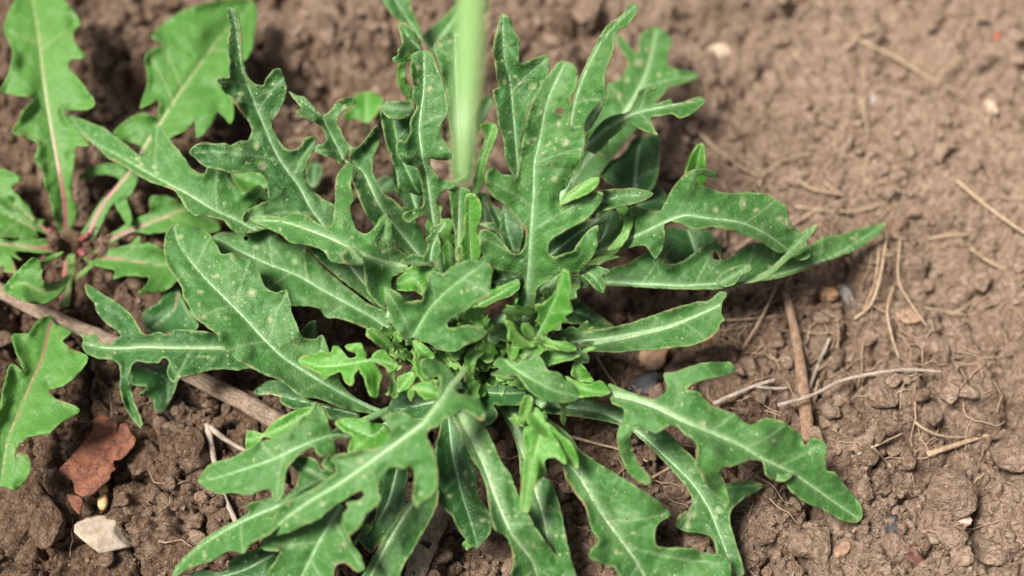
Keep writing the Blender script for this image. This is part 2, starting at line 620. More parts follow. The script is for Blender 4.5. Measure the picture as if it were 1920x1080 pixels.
big_var = [lumpy(3, 100 + k, 0.34, 7) for k in range(20)]
sml_var = [lumpy(2, 200 + k, 0.40, 6) for k in range(20)]
Vs, Fs, Ds, Ss, off = [], [], [], [], 0
N_BIG, N_SML = 4600, 11500
pts = []
LEAFLET = W1(185, 860, 0.008)
while len(pts) < N_BIG + N_SML:
    x = rng.uniform(-0.33, 0.33)
    y = rng.uniform(-0.18, 0.22)
    sm = 1 / (1 + math.exp(-(x * 0.9 + y * 0.9 - 0.15) / 0.02))
    sl = 1 / (1 + math.exp((math.hypot((x + 0.235) / 1.3, y + 0.125) - 0.07) / 0.01))
    cl = vnoise(np.array([x * 24.0]), np.array([y * 24.0]), 301)[0]
    dens = (0.25 + 0.95 * cl ** 1.5 * 1.6) * (1 - 0.60 * sm) * (1 - 0.7 * sl)
    if math.hypot(x - LEAFLET[0], y - LEAFLET[1]) < 0.017:
        continue
    if rng.uniform() < dens:
        pts.append((x, y))
pts = np.array(pts)
pz = gz(pts[:, 0], pts[:, 1])
for i, (x, y) in enumerate(pts):
    if i < N_BIG:
        s = 0.0013 + 0.0044 * rng.uniform() ** 2.4
        v, f = big_var[i % 20] if s > 0.0027 else sml_var[i % 20]
    else:
        v, f = sml_var[i % 20]
        s = 0.0005 + 0.0014 * rng.uniform() ** 1.6
    R = rand_rot(rng) * (rng.uniform(0.75, 1.15, 3) * s)[None]
    vv = v @ R.T
    vv[:, 2] *= 0.85
    vv = vv + np.array([x, y, pz[i] + s * 0.25])
    Vs.append(vv)
    Fs.append(f + off)
    Ds.append(np.full(len(v), rng.uniform(-0.22, 0.36)))
    Ss.append(np.full(len(f), len(v) > 100))
    off += len(v)
CV = np.concatenate(Vs)
CD = np.clip(dry_shade_map(CV[:, 0], CV[:, 1]) + np.concatenate(Ds), 0, 1)
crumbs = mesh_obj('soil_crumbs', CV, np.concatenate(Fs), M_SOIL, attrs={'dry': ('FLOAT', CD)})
crumbs.data.polygons.foreach_set('use_smooth', np.concatenate(Ss))
tag(crumbs, 'loose crumbs of brown soil strewn over the ground', kind='stuff')

# ------------------------------------------------------------------ leaves
MM = 0.001


def CR(ox, oy, s):
    return lambda *p: [(ox + a / s, oy + b / s) for a, b in p]


A = CR(100, 180, 3); B = CR(100, 420, 3); C = CR(320, 720, 3); D = CR(680, 720, 3)
E = CR(1020, 660, 3); F = CR(1040, 270, 3); G = CR(680, 300, 3); H = CR(540, 540, 3); I = CR(680, 0, 3)
a_ = CR(0, 0, 2.88); b_ = CR(350, 0, 2.88); e_ = CR(0, 350, 2.88); f_ = CR(350, 350, 2.88); p_ = CR(0, 705, 2.88)


def catmull(P, step, closed=True):
    P = np.asarray(P, float)
    n = len(P)
    out = []
    rngi = range(n) if closed else range(n - 1)
    for i in rngi:
        if closed:
            p0, p1, p2, p3 = P[i - 1], P[i], P[(i + 1) % n], P[(i + 2) % n]
        else:
            p1, p2 = P[i], P[i + 1]
            p0 = P[i - 1] if i > 0 else 2 * p1 - p2
            p3 = P[i + 2] if i + 2 < n else 2 * p2 - p1
        L = np.linalg.norm(p2 - p1)
        k = max(1, int(round(L / step)))
        for q in range(k):
            t = q / k
            m1 = (p2 - p0) * 0.42
            m2 = (p3 - p1) * 0.42
            lim = 1.1 * L
            for mm_ in (m1, m2):
                ln = np.linalg.norm(mm_)
                if ln > lim:
                    mm_ *= lim / ln
            out.append((2 * t ** 3 - 3 * t ** 2 + 1) * p1 + (t ** 3 - 2 * t ** 2 + t) * m1 + (-2 * t ** 3 + 3 * t ** 2) * p2 + (t ** 3 - t ** 2) * m2)
    if not closed:
        out.append(P[-1])
    return np.array(out)


def in_poly(pts, poly):
    x, y = pts[:, 0], pts[:, 1]
    c = np.zeros(len(pts), bool)
    n = len(poly)
    x1, y1 = poly[:, 0], poly[:, 1]
    x2, y2 = np.roll(x1, -1), np.roll(y1, -1)
    for i in range(n):
        m = ((y1[i] > y) != (y2[i] > y))
        if m.any():
            xi = (x2[i] - x1[i]) * (y - y1[i]) / (y2[i] - y1[i] + 1e-12) + x1[i]
            c ^= m & (x < xi)
    return c


def seg_dist(pts, P, Q):
    """nearest distance from pts to segments P->Q, with segment index, parameter, signed side"""
    best = np.full(len(pts), 1e9)
    bi = np.zeros(len(pts), int)
    bt = np.zeros(len(pts))
    sd = np.zeros(len(pts))
    d = Q - P
    L2 = (d ** 2).sum(1) + 1e-12
    for i in range(len(P)):
        w = pts - P[i]
        t = np.clip((w @ d[i]) / L2[i], 0, 1)
        r = w - t[:, None] * d[i]
        ds = np.hypot(r[:, 0], r[:, 1])
        m = ds < best
        best[m] = ds[m]
        bi[m] = i
        bt[m] = t[m]
        sd[m] = np.sign(d[i][0] * w[m, 1] - d[i][1] * w[m, 0])
    return best, bi, bt, sd


PXM = 0.000243      # metres per photo pixel near the plant
leaf_no = [0]


def make_leaf(parent, outline, rib, heights, mat=None, cup=0.36, cap=55, tone=None, ribw=5.0, ribbed=True, wave=2.9, serr=0.8,
              bumps=(), spots=(), holes=(), grid=5.0, droop=0.0, tilt=0.0, label=None, name='leaf', veins=True, ribcol=None, hscale=1.0, rim=1.3):
    leaf_no[0] += 1
    sd0 = leaf_no[0] * 17
    mat = mat or M_LEAF
    r = np.random.default_rng(sd0)
    if tone is None:
        tone = r.uniform(0.3, 0.9)
    poly = catmull(outline, 3.6)
    # slightly uneven, nibbled margin
    nrm = np.roll(poly, -1, 0) - np.roll(poly, 1, 0)
    nrm = np.stack([nrm[:, 1], -nrm[:, 0]], 1)
    nrm /= np.linalg.norm(nrm, axis=1)[:, None] + 1e-9
    jit = serr * (fbm(poly[:, 0] * 0.11, poly[:, 1] * 0.11, sd0, 2) * 1.2 + 0.5 * fbm(poly[:, 0] * 0.4, poly[:, 1] * 0.4, sd0 + 3, 1))
    poly = poly + nrm * jit[:, None]
    # drop points that crowd
    keep = [0]
    for i in range(1, len(poly)):
        if np.linalg.norm(poly[i] - poly[keep[-1]]) > 1.6:
            keep.append(i)
    poly = poly[keep]
    ribp = catmull(rib, 6.0, False)
    # heights along the rib
    kn = np.asarray(rib, float)
    kl = np.concatenate([[0], np.cumsum(np.linalg.norm(np.diff(kn, axis=0), axis=1))])
    rl = np.concatenate([[0], np.cumsum(np.linalg.norm(np.diff(ribp, axis=0), axis=1))])
    hh = np.asarray(heights, float)
    hk = np.interp(np.linspace(0, 1, len(kn)) if len(hh) != len(kn) else kl / kl[-1], np.linspace(0, 1, len(hh)) if len(hh) != len(kn) else kl / kl[-1], hh)
    hl = np.interp(rl / rl[-1], kl / kl[-1], hk)
    # smooth it
    for _ in range(6):
        hl[1:-1] = 0.25 * hl[:-2] + 0.5 * hl[1:-1] + 0.25 * hl[2:]
    P0, P1 = ribp[:-1], ribp[1:]
    pl0, pl1 = poly, np.roll(poly, -1, 0)

    def info(p):
        d, i, t, s = seg_dist(p, P0, P1)
        h = hl[i] * (1 - t) + hl[i + 1] * t
        pos = (rl[i] + t * (rl[i + 1] - rl[i])) / rl[-1]
        return d, s, h, pos

    def zfun(p, dedge=None):
        d, s, h, pos = info(p)
        if dedge is None:
            dedge = seg_dist(p, pl0, pl1)[0]
        dm = np.minimum(d, cap * 2) * PXM * 1000
        capm = cap * PXM * 1000
        z = h + cup * capm * (1 - np.exp(-dm / capm)) - droop * dm ** 2 / 30.0
        z += tilt * dm * s
        em = 1 - sstep(0, 26, dedge)
        far = sstep(6, 30, d)
        z += wave * em * far * fbm(p[:, 0] / 42, p[:, 1] / 42, sd0 + 5, 2) * 1.5
        z += 1.3 * far * fbm(p[:, 0] / 55, p[:, 1] / 55, sd0 + 8, 2) * 1.5
        z += 0.42 * sstep(2, 14, d) * fbm(p[:, 0] / 15, p[:, 1] / 15, sd0 + 9, 2) * 1.4
        z += rim * far * np.exp(-dedge / 7.0) * (0.35 + vnoise(p[:, 0] / 50, p[:, 1] / 50, sd0 + 21))
        z -= 0.45 * np.exp(-(d / 7.0) ** 2)
        for bx, by, dz, br in bumps:
            z += dz * np.exp(-((p[:, 0] - bx) ** 2 + (p[:, 1] - by) ** 2) / br ** 2)
        return z * hscale

    lo, hi = poly.min(0), poly.max(0)
    gxs, gys = np.meshgrid(np.arange(lo[0], hi[0], grid), np.arange(lo[1], hi[1], grid))
    gxs = gxs + (np.arange(gxs.shape[0]) % 2)[:, None] * grid / 2
    ip = np.stack([gxs.ravel(), gys.ravel()], 1)
    ip += r.uniform(-0.6, 0.6, ip.shape)
    ip = ip[in_poly(ip, poly)]
    if len(ip):
        de = seg_dist(ip, pl0, pl1)[0]
        ip = ip[de > grid * 0.45]
    extra = []
    lat = []
    nreg = 0
    if veins:
        s = 26.0
        L = rl[-1]
        side = 1
        while s < L - 14:
            i = np.searchsorted(rl, s) - 1
            dr = ribp[min(i + 2, len(ribp) - 1)] - ribp[max(i - 1, 0)]
            dr = dr / (np.linalg.norm(dr) + 1e-9)
            for side in (-1, 1):
                o = ribp[i].copy()
                ang = math.radians(48 + r.uniform(-7, 7))
                v = [o.copy()]
                q = o.copy()
                for k in range(22):
                    aa = ang * (1 - 0.020 * k)
                    dv = np.array([dr[0] * math.cos(aa) - side * dr[1] * math.sin(aa), dr[1] * math.cos(aa) + side * dr[0] * math.sin(aa)])
                    q = q + dv * 6
                    v.append(q.copy())
                v = np.array(v)
                ok = in_poly(v, poly)
                n = 0
                while n < len(v) and ok[n]:
                    n += 1
                if n > 3:
                    lat.append(v[:max(3, int(n * 0.88))])
            s += r.uniform(34, 52)
        nreg = len(lat)
        dd0, ii0, tt0, ss0 = seg_dist(poly, P0, P1)
        nP = len(poly)
        win = 11
        for i in range(nP):
            if dd0[i] < 38:
                continue
            nb = [dd0[(i + q) % nP] for q in range(-win, win + 1)]
            if dd0[i] < max(nb) or dd0[i] - min(nb[0], nb[-1]) < 5:
                continue
            back = max(0.0, rl[ii0[i]] - 0.55 * dd0[i])
            k0 = min(np.searchsorted(rl, back), len(ribp) - 1)
            st, en = ribp[k0], poly[i]
            cpt = (st + en) / 2 + (ribp[ii0[i]] - st) * 0.22
            tq = np.linspace(0, 0.93, max(5, int(dd0[i] / 5)))[:, None]
            ln_ = (1 - tq) ** 2 * st + 2 * tq * (1 - tq) * cpt + tq ** 2 * en
            if in_poly(ln_, poly).mean() > 0.9:
                lat.append(ln_)
        for v in lat:
            extra.append(v[1:])
    sps = []
    for (sx, sy, sr) in list(spots) + list(holes):
        for rr, k in ((0, 1), (0.6, 7), (1.0, 9), (1.6, 10)):
            for q in range(k):
                an = 2 * math.pi * q / k + rr
                wv = 1 + 0.15 * math.sin(3 * an + sx)
                sps.append((sx + sr * rr * wv * math.cos(an), sy + sr * rr * wv * math.sin(an)))
    ar = 0.5 * abs(np.dot(poly[:, 0], np.roll(poly[:, 1], 1)) - np.dot(poly[:, 1], np.roll(poly[:, 0], 1)))
    spots, holes = list(spots), list(holes)
    if ar > 6000 and mat is M_LEAF:
        for _q in range(int(ar / 14000 + r.uniform(0, 1.2))):
            for _try in range(12):
                c_ = poly[r.integers(len(poly))] * 0.0 + np.array([r.uniform(*poly[:, 0][[poly[:, 0].argmin(), poly[:, 0].argmax()]]), r.uniform(poly[:, 1].min(), poly[:, 1].max())])
                if in_poly(c_[None], poly)[0] and seg_dist(c_[None], pl0, pl1)[0][0] > 12 and seg_dist(c_[None], P0, P1)[0][0] > 12:
                    # feeding marks come in small groups
                    for _w in range(int(r.integers(1, 5))):
                        e_c = c_ + r.normal(size=2) * 11
                        if in_poly(e_c[None], poly)[0] and seg_dist(e_c[None], pl0, pl1)[0][0] > 7:
                            spots.append((e_c[0], e_c[1], r.uniform(1.3, 3.2)))
                            if r.uniform() < 0.14:
                                holes.append((e_c[0], e_c[1], r.uniform(1.6, 2.6)))
                    break
        for (sx, sy, sr) in spots + holes:
            for rr, k in ((0, 1), (0.6, 7), (1.0, 9), (1.6, 10)):
                for q in range(k):
                    an = 2 * math.pi * q / k + rr
                    sps.append((sx + sr * rr * math.cos(an), sy + sr * rr * math.sin(an)))
    if sps:
        extra.append(np.array(sps))
    if len(extra):
        ex = np.concatenate(extra)
        ex = ex[in_poly(ex, poly)]
        ex = ex[seg_dist(ex, pl0, pl1)[0] > 1.2]
        if len(ex) and len(ip):
            # thin the lattice near the extra points
            dmin = np.full(len(ip), 1e9)
            for e in ex:
                dmin = np.minimum(dmin, (ip[:, 0] - e[0]) ** 2 + (ip[:, 1] - e[1]) ** 2)
            ip = ip[dmin > 4.0]
        ip = np.concatenate([ip, ex]) if len(ip) else ex
    allp = np.concatenate([poly, ip]) if len(ip) else poly
    n0 = len(poly)
    res = delaunay_2d_cdt([Vector(p) for p in allp], [(i, (i + 1) % n0) for i in range(n0)], [], 0, 1e-4, True)
    vv = np.array([p[:] for p in res[0]])
    ff = np.array([f for f in res[2]])
    cen = vv[ff].mean(1)
    ok = in_poly(cen, poly)
    for (sx, sy, sr) in holes:
        ok &= (np.hypot(cen[:, 0] - sx, cen[:, 1] - sy) > sr * 0.95)
    ff = ff[ok]
    used = np.unique(ff)
    remap = -np.ones(len(vv), int)
    remap[used] = np.arange(len(used))
    vv = vv[used]
    ff = remap[ff]
    d, s, h, pos = info(vv)
    dedge = seg_dist(vv, pl0, pl1)[0]
    z = zfun(vv, dedge)
    V = W(vv[:, 0], vv[:, 1], z * MM)
    # orientation: faces look up
    nz = np.cross(V[ff[:, 1]] - V[ff[:, 0]], V[ff[:, 2]] - V[ff[:, 0]])[:, 2]
    if nz.sum() < 0:
        ff = ff[:, ::-1]
    wr = ribw * (1 - 0.72 * pos) + 1.2
    ribm = np.clip(1.25 - d / (wr * 1.15), 0, 1) * (0.75 if ribbed else 1.0)
    vein = np.zeros(len(vv))
    for k_, v in enumerate(lat):
        dv = seg_dist(vv, v[:-1], v[1:])[0]
        vein = np.maximum(vein, np.clip(1 - dv / 3.4, 0, 1) * (0.28 if k_ < nreg else 0.9))
    edg = np.clip(1.1 - dedge / 3.2, 0, 1)
    for (sx, sy, sr) in holes:
        edg = np.maximum(edg, np.clip(1.6 - np.hypot(vv[:, 0] - sx, vv[:, 1] - sy) / sr, 0, 1))
    spot = np.zeros(len(vv))
    for (sx, sy, sr) in spots:
        kk = (sx * 0.731 + sy * 0.377) % 1.0
        dd = np.hypot((vv[:, 0] - sx) * (0.75 + 0.6 * kk), (vv[:, 1] - sy) * (1.35 - 0.6 * kk)) / (sr * (0.6 + 0.5 * ((kk * 7.3) % 1.0)))
        spot = np.maximum(spot, np.interp(dd, [0, 0.65, 1.05, 1.65], [1, 0.85, 0.45, 0]))
    mask = np.stack([ribm, vein, edg, np.full(len(vv), tone)], 1)
    o = mesh_obj(name, V, ff.copy(), mat, parent, {'mask': ('FLOAT_COLOR', mask), 'spot': ('FLOAT', spot)})
    md = o.modifiers.new('thickness', 'SOLIDIFY')
    md.thickness = 0.00042
    md.offset = -1
    if label:
        o['label'] = label
    if ribbed:
        # the raised midrib: a low tapering bead along the blade
        keepi = in_poly(ribp, poly) & (seg_dist(ribp, pl0, pl1)[0] > 1.0)
        rp = ribp[keepi]
        rpos = rl[keepi] / rl[-1]
        if len(rp) > 4:
            tg = np.gradient(rp, axis=0)
            tg /= np.linalg.norm(tg, axis=1)[:, None] + 1e-9
            nn = np.stack([-tg[:, 1], tg[:, 0]], 1)
            hw = (ribw * (1 - 0.80 * rpos)) * 0.58 * (1 + 0.08 * fbm(rpos * 30, rpos * 0, sd0, 2)) + 0.35
            rows = []
            for u, up in ((-1, -0.12), (-0.6, 0.16), (0, 0.30), (0.6, 0.16), (1, -0.12)):
                q = rp + nn * (hw * u)[:, None]
                zz = zfun(q) + up * np.clip(hw / 2.2, 0.45, 1.6)
                rows.append(W(q[:, 0], q[:, 1], zz * MM))
            RV = np.stack(rows, 1).reshape(-1, 3)
            n = len(rp)
            rf = []
            for i in range(n - 1):
                for j in range(4):
                    q = i * 5 + j
                    rf.append((q, q + 5, q + 6, q + 1))
            rf = np.array(rf)
            nz = np.cross(RV[rf[:, 1]] - RV[rf[:, 0]], RV[rf[:, 2]] - RV[rf[:, 0]])[:, 2]
            if nz.sum() < 0:
                rf = rf[:, ::-1].copy()
            m2 = mesh_obj('midrib', RV, rf, ribcol or M_RIB, o, {'along': ('FLOAT_VECTOR', np.stack([np.tile([0, .25, .5, .75, 1], n), np.repeat(rpos * 8, 5), np.zeros(n * 5)], 1))})
    return o


def rib_mat(name, c1, c2, c3, base=None):
    m, nt, out = new_mat(name)
    b = NB(nt)
    geo = b.n('ShaderNodeTexCoord').outputs['Object']
    n1 = b.noise(geo, 500, 4, 0.6)
    n2 = b.noise(geo, 2200, 3, 0.6)
    col = b.mix(b.ramp(n1, 0.35, 0.7), c1, c2)
    col = b.mix(b.math('MULTIPLY', b.ramp(n2, 0.66, 0.76), 0.7), col, c3)
    if base:
        al = b.n('ShaderNodeAttribute', attribute_name='along')
        sx = b.n('ShaderNodeSeparateXYZ')
        b.l(al.outputs['Vector'], sx.inputs[0])
        col = b.mix(b.ramp(sx.outputs[1], 4.2, 0.6), col, base)
    p = b.n('ShaderNodeBsdfPrincipled')
    b.l(col, p.inputs['Base Color'])
    p.inputs['Roughness'].default_value = 0.42
    p.inputs['Subsurface Weight'].default_value = 0.0
    b.l(b.bump(n2, 0.0002, 0.6), p.inputs['Normal'])
    b.l(p.outputs[0], out.inputs['Surface'])
    return m


M_RIB = rib_mat('midrib_pale', (0.15, 0.30, 0.12), (0.27, 0.41, 0.22), (0.36, 0.28, 0.16))
M_RIBW = rib_mat('midrib_whitish', (0.16, 0.29, 0.11), (0.29, 0.40, 0.21), (0.36, 0.28, 0.18))
M_RIBG = rib_mat('midrib_green', (0.12, 0.28, 0.08), (0.19, 0.36, 0.13), (0.20, 0.30, 0.12))
M_RIBR = rib_mat('midrib_reddish', (0.22, 0.12, 0.07), (0.30, 0.22, 0.12), (0.16, 0.06, 0.05), base=(0.21, 0.060, 0.062))
M_RIBP = rib_mat('midrib_pinkish', (0.27, 0.27, 0.13), (0.26, 0.32, 0.14), (0.30, 0.18, 0.12), base=(0.29, 0.10, 0.105))

# the big rosette -----------------------------------------------------------
crown = W1(885, 690, -0.004)
ros = empty('rosette_plant', crown, label='large leafy rosette with lobed blue-green leaves covered in pale feeding spots', cat='plant')


def L(outline, rib, h, **k):
    return make_leaf(ros, outline, rib, h, **k)


exec_leaves = True
# --- top left lance-shaped leaf
L(A((1130, 765), (1060, 775), (1000, 745), (960, 700), (880, 680), (790, 665), (740, 620), (690, 540), (640, 515), (590, 495), (540, 480), (450, 430), (380, 385), (310, 350), (250, 290), (180, 235), (120, 175), (65, 120), (75, 106), (100, 108), (150, 125), (210, 150), (280, 175), (330, 215), (390, 255), (440, 295), (475, 330), (510, 340), (538, 320), (550, 260), (545, 200), (560, 163), (590, 165), (620, 195), (660, 255), (700, 300), (740, 350), (780, 405), (830, 435), (855, 430), (870, 380), (890, 330), (930, 293), (960, 330), (980, 380), (995, 440), (1020, 500), (1070, 540), (1120, 515), (1160, 505), (1200, 540), (1215, 580), (1150, 600), (1190, 690), (1180, 750)),
  A((1160, 760), (1020, 690), (900, 635), (760, 550), (700, 520), (640, 490), (480, 400), (350, 325), (230, 260), (75, 115)), (52, 56, 60, 62, 62, 60, 56, 52, 48, 42), tone=0.9, ribcol=M_RIBW, ribw=5, tilt=-0.10,
  spots=[(257, 298, 5), (264, 308, 4), (289, 313, 4), (296, 325, 3), (180, 252, 3), (226, 256, 3)])
# --- tall leaf with a folded tip
L(b_((220, 42), (250, 45), (280, 80), (290, 150), (300, 250), (310, 350), (340, 430), (410, 465), (430, 430), (460, 385), (500, 370), (520, 400), (538, 460), (530, 530), (500, 600), (465, 650), (460, 690), (490, 740), (520, 790), (560, 815), (610, 795), (640, 750), (680, 735), (705, 760), (680, 810), (660, 860), (640, 920), (640, 970), (680, 1020), (730, 1070))
  + f_((800, 110), (830, 220), (920, 330), (1000, 440), (1060, 560), (1090, 660), (1075, 668), (980, 612), (860, 520), (760, 440), (690, 370), (650, 320), (540, 260), (450, 230), (400, 225), (360, 220), (312, 190), (300, 160), (330, 125), (400, 90), (450, 70))
  + A((1215, 575), (1200, 500), (1160, 430), (1090, 425), (1000, 432), (960, 420), (850, 395), (800, 350), (765, 320), (790, 280), (850, 262), (910, 270), (960, 262), (1000, 275), (1050, 250), (1095, 250), (1115, 190), (1100, 150), (1070, 110), (1040, 50), (1000, 20))
  + b_((330, 650), (310, 620), (270, 560), (220, 510), (180, 465), (165, 430), (190, 415), (225, 420), (232, 350), (218, 260), (225, 200), (235, 150), (225, 100)),
  f_((1085, 665), (960, 520), (820, 340)) + A((1515, 720), (1450, 630), (1380, 500), (1290, 380), (1230, 270), (1180, 150), (1130, 30)) + b_((320, 430), (295, 350), (268, 150), (240, 60)),
  (30, 38, 45, 50, 55, 60, 66, 72, 78, 84, 92, 98, 108, 114), tone=0.25, ribw=5.5,
  spots=[(451, 176, 7), (448, 186, 6), (423, 162, 3), (443, 122, 5), (481, 274, 6), (493, 311, 9), (470, 239, 5), (502, 180, 3)])
# --- ragged speckled leaf
L(b_((550, 492), (590, 510), (640, 530), (680, 570), (740, 620), (780, 590), (810, 550), (850, 530), (900, 525), (912, 550), (880, 580), (840, 600), (815, 640), (830, 700), (850, 745), (890, 790), (930, 795), (970, 750), (1000, 700), (1030, 675), (1045, 710), (1035, 780), (1010, 850), (1005, 920), (1030, 990), (1070, 1050), (1100, 1080))
  + G((130, 190), (200, 250), (250, 300), (330, 380), (350, 450), (380, 560), (420, 660), (350, 640), (250, 520), (150, 440), (60, 360), (0, 260), (-40, 160), (-70, 60), (-80, -60))
  + b_((840, 890), (790, 850), (740, 840), (690, 815), (700, 785), (740, 775), (755, 750), (730, 690), (690, 660), (640, 640), (600, 615), (590, 595), (620, 580), (585, 540)),
  G((400, 640), (250, 450), (100, 260), (0, 60)) + b_((860, 880), (820, 800), (760, 690), (735, 630), (640, 560), (560, 500)),
  (35, 45, 55, 62, 66, 70, 76, 82, 86, 88), tone=0.45, ribcol=M_RIBW,
  spots=[(645, 200, 5), (652, 310, 5), (673, 330, 6), (690, 345, 5), (668, 345, 4), (600, 205, 4), (704, 380, 6)])
# --- big spotted spatulate leaf
L(B((680, -2), (740, 15), (800, 20), (850, 35), (890, 70), (920, 120), (945, 170), (1010, 160), (1100, 190), (1150, 250), (1190, 350), (1250, 385), (1310, 370), (1332, 440), (1340, 500), (1370, 570), (1400, 630), (1440, 650), (1480, 645), (1510, 622), (1530, 650), (1545, 700), (1570, 780), (1600, 850), (1630, 910), (1680, 960), (1750, 1005), (1850, 1045), (1960, 1060), (2050, 1060), (2050, 1100), (1900, 1092), (1750, 1060), (1640, 1040), (1550, 1000), (1480, 980), (1400, 970), (1340, 930), (1280, 880), (1200, 850), (1120, 810), (1040, 770), (980, 720), (935, 670), (925, 625), (880, 590), (830, 550), (780, 510), (765, 470), (735, 420), (720, 350), (680, 290), (640, 230), (620, 150), (625, 80), (650, 20)),
  B((2040, 1080), (1850, 1055), (1700, 990), (1500, 880), (1310, 760), (1200, 660), (1080, 530), (960, 410), (860, 310), (760, 190), (700, 90), (680, 15)),
  (20, 26, 32, 40, 46, 50, 53, 55, 56, 56, 54, 50), tone=0.75, ribw=7,
  spots=[(338, 444, 6), (435, 482, 8), (407, 517, 6), (376, 547, 5), (362, 502, 4), (423, 597, 5), (473, 548, 7), (507, 600, 5), (524, 647, 4), (320, 453, 3), (411, 624, 4), (380, 595, 5), (525, 505, 3), (373, 571, 3), (385, 444, 4)],
  holes=[(446, 632, 1.8)] , bumps=[(470, 500, 2.5, 45), (560, 620, 2.5, 40)])
# --- broad leaf behind it
L(B((900, 65), (960, 45), (1040, 50), (1110, 45), (1170, 30), (1230, 40), (1290, 90), (1340, 110), (1410, 120), (1440, 150), (1480, 200), (1540, 260), (1600, 310), (1680, 380), (1760, 440), (1860, 490), (1920, 560), (2000, 660), (2060, 760), (2000, 740), (1900, 640), (1800, 610), (1700, 560), (1600, 530), (1530, 525), (1500, 480), (1440, 462), (1335, 457), (1250, 440), (1150, 420), (1000, 300), (920, 200), (895, 120)),
  B((2030, 730), (1850, 560), (1700, 470), (1500, 360), (1380, 290), (1200, 220), (1050, 150), (960, 100), (905, 78)), (22, 28, 34, 38, 40, 42, 43, 42, 40), tone=0.8, ribw=7, cup=0.12,
  spots=[(480, 463, 7), (503, 540, 4), (517, 529, 4), (552, 491, 5), (626, 524, 4)], holes=[(461, 447, 5)])
# --- pale leaf lying across, with an upright lobe
L(f_((345, 180), (390, 155), (460, 155), (520, 165), (560, 145), (600, 135), (660, 165), (710, 200), (760, 215), (785, 200), (795, 130), (800, 60), (800, 0)) + b_((800, 1000), (810, 950), (840, 905), (880, 875), (907, 890), (895, 940))
  + f_((885, 0), (905, 60), (880, 110), (895, 180), (925, 240), (975, 252), (1020, 210), (1050, 160), (1080, 138), (1105, 170), (1115, 230), (1112, 290), (1140, 340), (1220, 390), (1190, 450), (1110, 490), (1105, 560), (1085, 620), (1075, 662), (1020, 620), (975, 560), (965, 490), (955, 430), (930, 425), (850, 415), (780, 400), (740, 350), (680, 320), (620, 310), (560, 300), (510, 260), (450, 230), (390, 205)),
  f_((1210, 430), (1100, 415), (1000, 385), (930, 350), (870, 320), (760, 270), (640, 225), (520, 190), (360, 178)), (58, 64, 70, 73, 75, 76, 76, 72, 64), tone=0.95, ribw=8, ribcol=M_RIBW,
  spots=[(703, 458, 6), (718, 470, 5), (660, 445, 4), (525, 430, 4), (611, 472, 4), (572, 408, 3), (652, 425, 3)], bumps=[(735, 415, 6, 28), (655, 345, 10, 40), (720, 530, -8, 35)])
# folded-over flap on it
L(f_((860, 345), (890, 310), (920, 330), (945, 380), (960, 415), (945, 428), (900, 425), (860, 415), (840, 380)), f_((955, 420), (905, 370), (880, 325)), (80, 83, 84), tone=0.4, ribbed=False, veins=False, wave=0.5)
# --- leaf at left with three prongs
L(B((1150, 640), (1000, 622), (925, 625), (850, 605), (780, 600), (680, 595), (655, 622), (590, 610), (530, 625), (500, 610), (470, 560), (430, 500), (380, 460), (330, 420), (270, 390), (220, 350), (185, 335), (175, 350), (190, 400), (230, 450), (240, 490), (280, 540), (320, 580), (360, 600), (375, 630), (340, 662), (300, 680), (260, 660), (235, 615), (200, 630), (148, 615), (165, 650), (160, 690), (190, 730), (250, 755), (320, 760), (370, 790), (375, 850), (375, 930), (395, 1000), (425, 1070), (460, 1115), (488, 1146), (500, 1120), (480, 1060), (455, 1000), (440, 930), (430, 860), (440, 800), (470, 770), (530, 780), (590, 780), (620, 750), (650, 770), (640, 830), (660, 880), (690, 890), (720, 860), (790, 850), (870, 825), (960, 815), (1040, 820), (1120, 810), (1300, 840)),
  B((1300, 780), (1080, 720), (940, 697), (700, 695), (500, 690), (400, 700), (280, 695), (170, 670)), (22, 27, 31, 34, 34, 32, 29, 26), tone=0.35, ribw=9, ribcol=M_RIBW,
  spots=[(281, 570, 4), (180, 570, 4), (335, 706, 4), (215, 661, 3), (390, 670, 3)], bumps=[(190, 575, 5, 40), (250, 780, -14, 50)])
# --- small bright leaf
L(H((58, 400), (90, 375), (150, 370), (185, 348), (240, 365), (250, 330), (280, 325), (310, 360), (345, 395), (385, 385), (380, 370), (335, 350), (320, 325), (360, 312), (410, 310), (425, 350), (445, 375), (440, 400), (470, 390), (500, 355), (545, 350), (575, 390), (620, 430), (590, 470), (540, 440), (490, 415), (500, 440), (520, 480), (530, 500), (515, 540), (512, 600), (490, 618), (460, 600), (445, 560), (430, 500), (405, 475), (400, 455), (375, 485), (370, 530), (350, 548), (320, 530), (305, 490), (290, 470), (240, 490), (205, 512), (170, 480), (110, 450), (75, 430)),
  H((600, 430), (480, 405), (320, 430), (180, 440), (75, 412)), (58, 62, 62, 60, 56), mat=M_YOUNG, tone=0.85, ribw=4, ribcol=M_RIBG, grid=4)
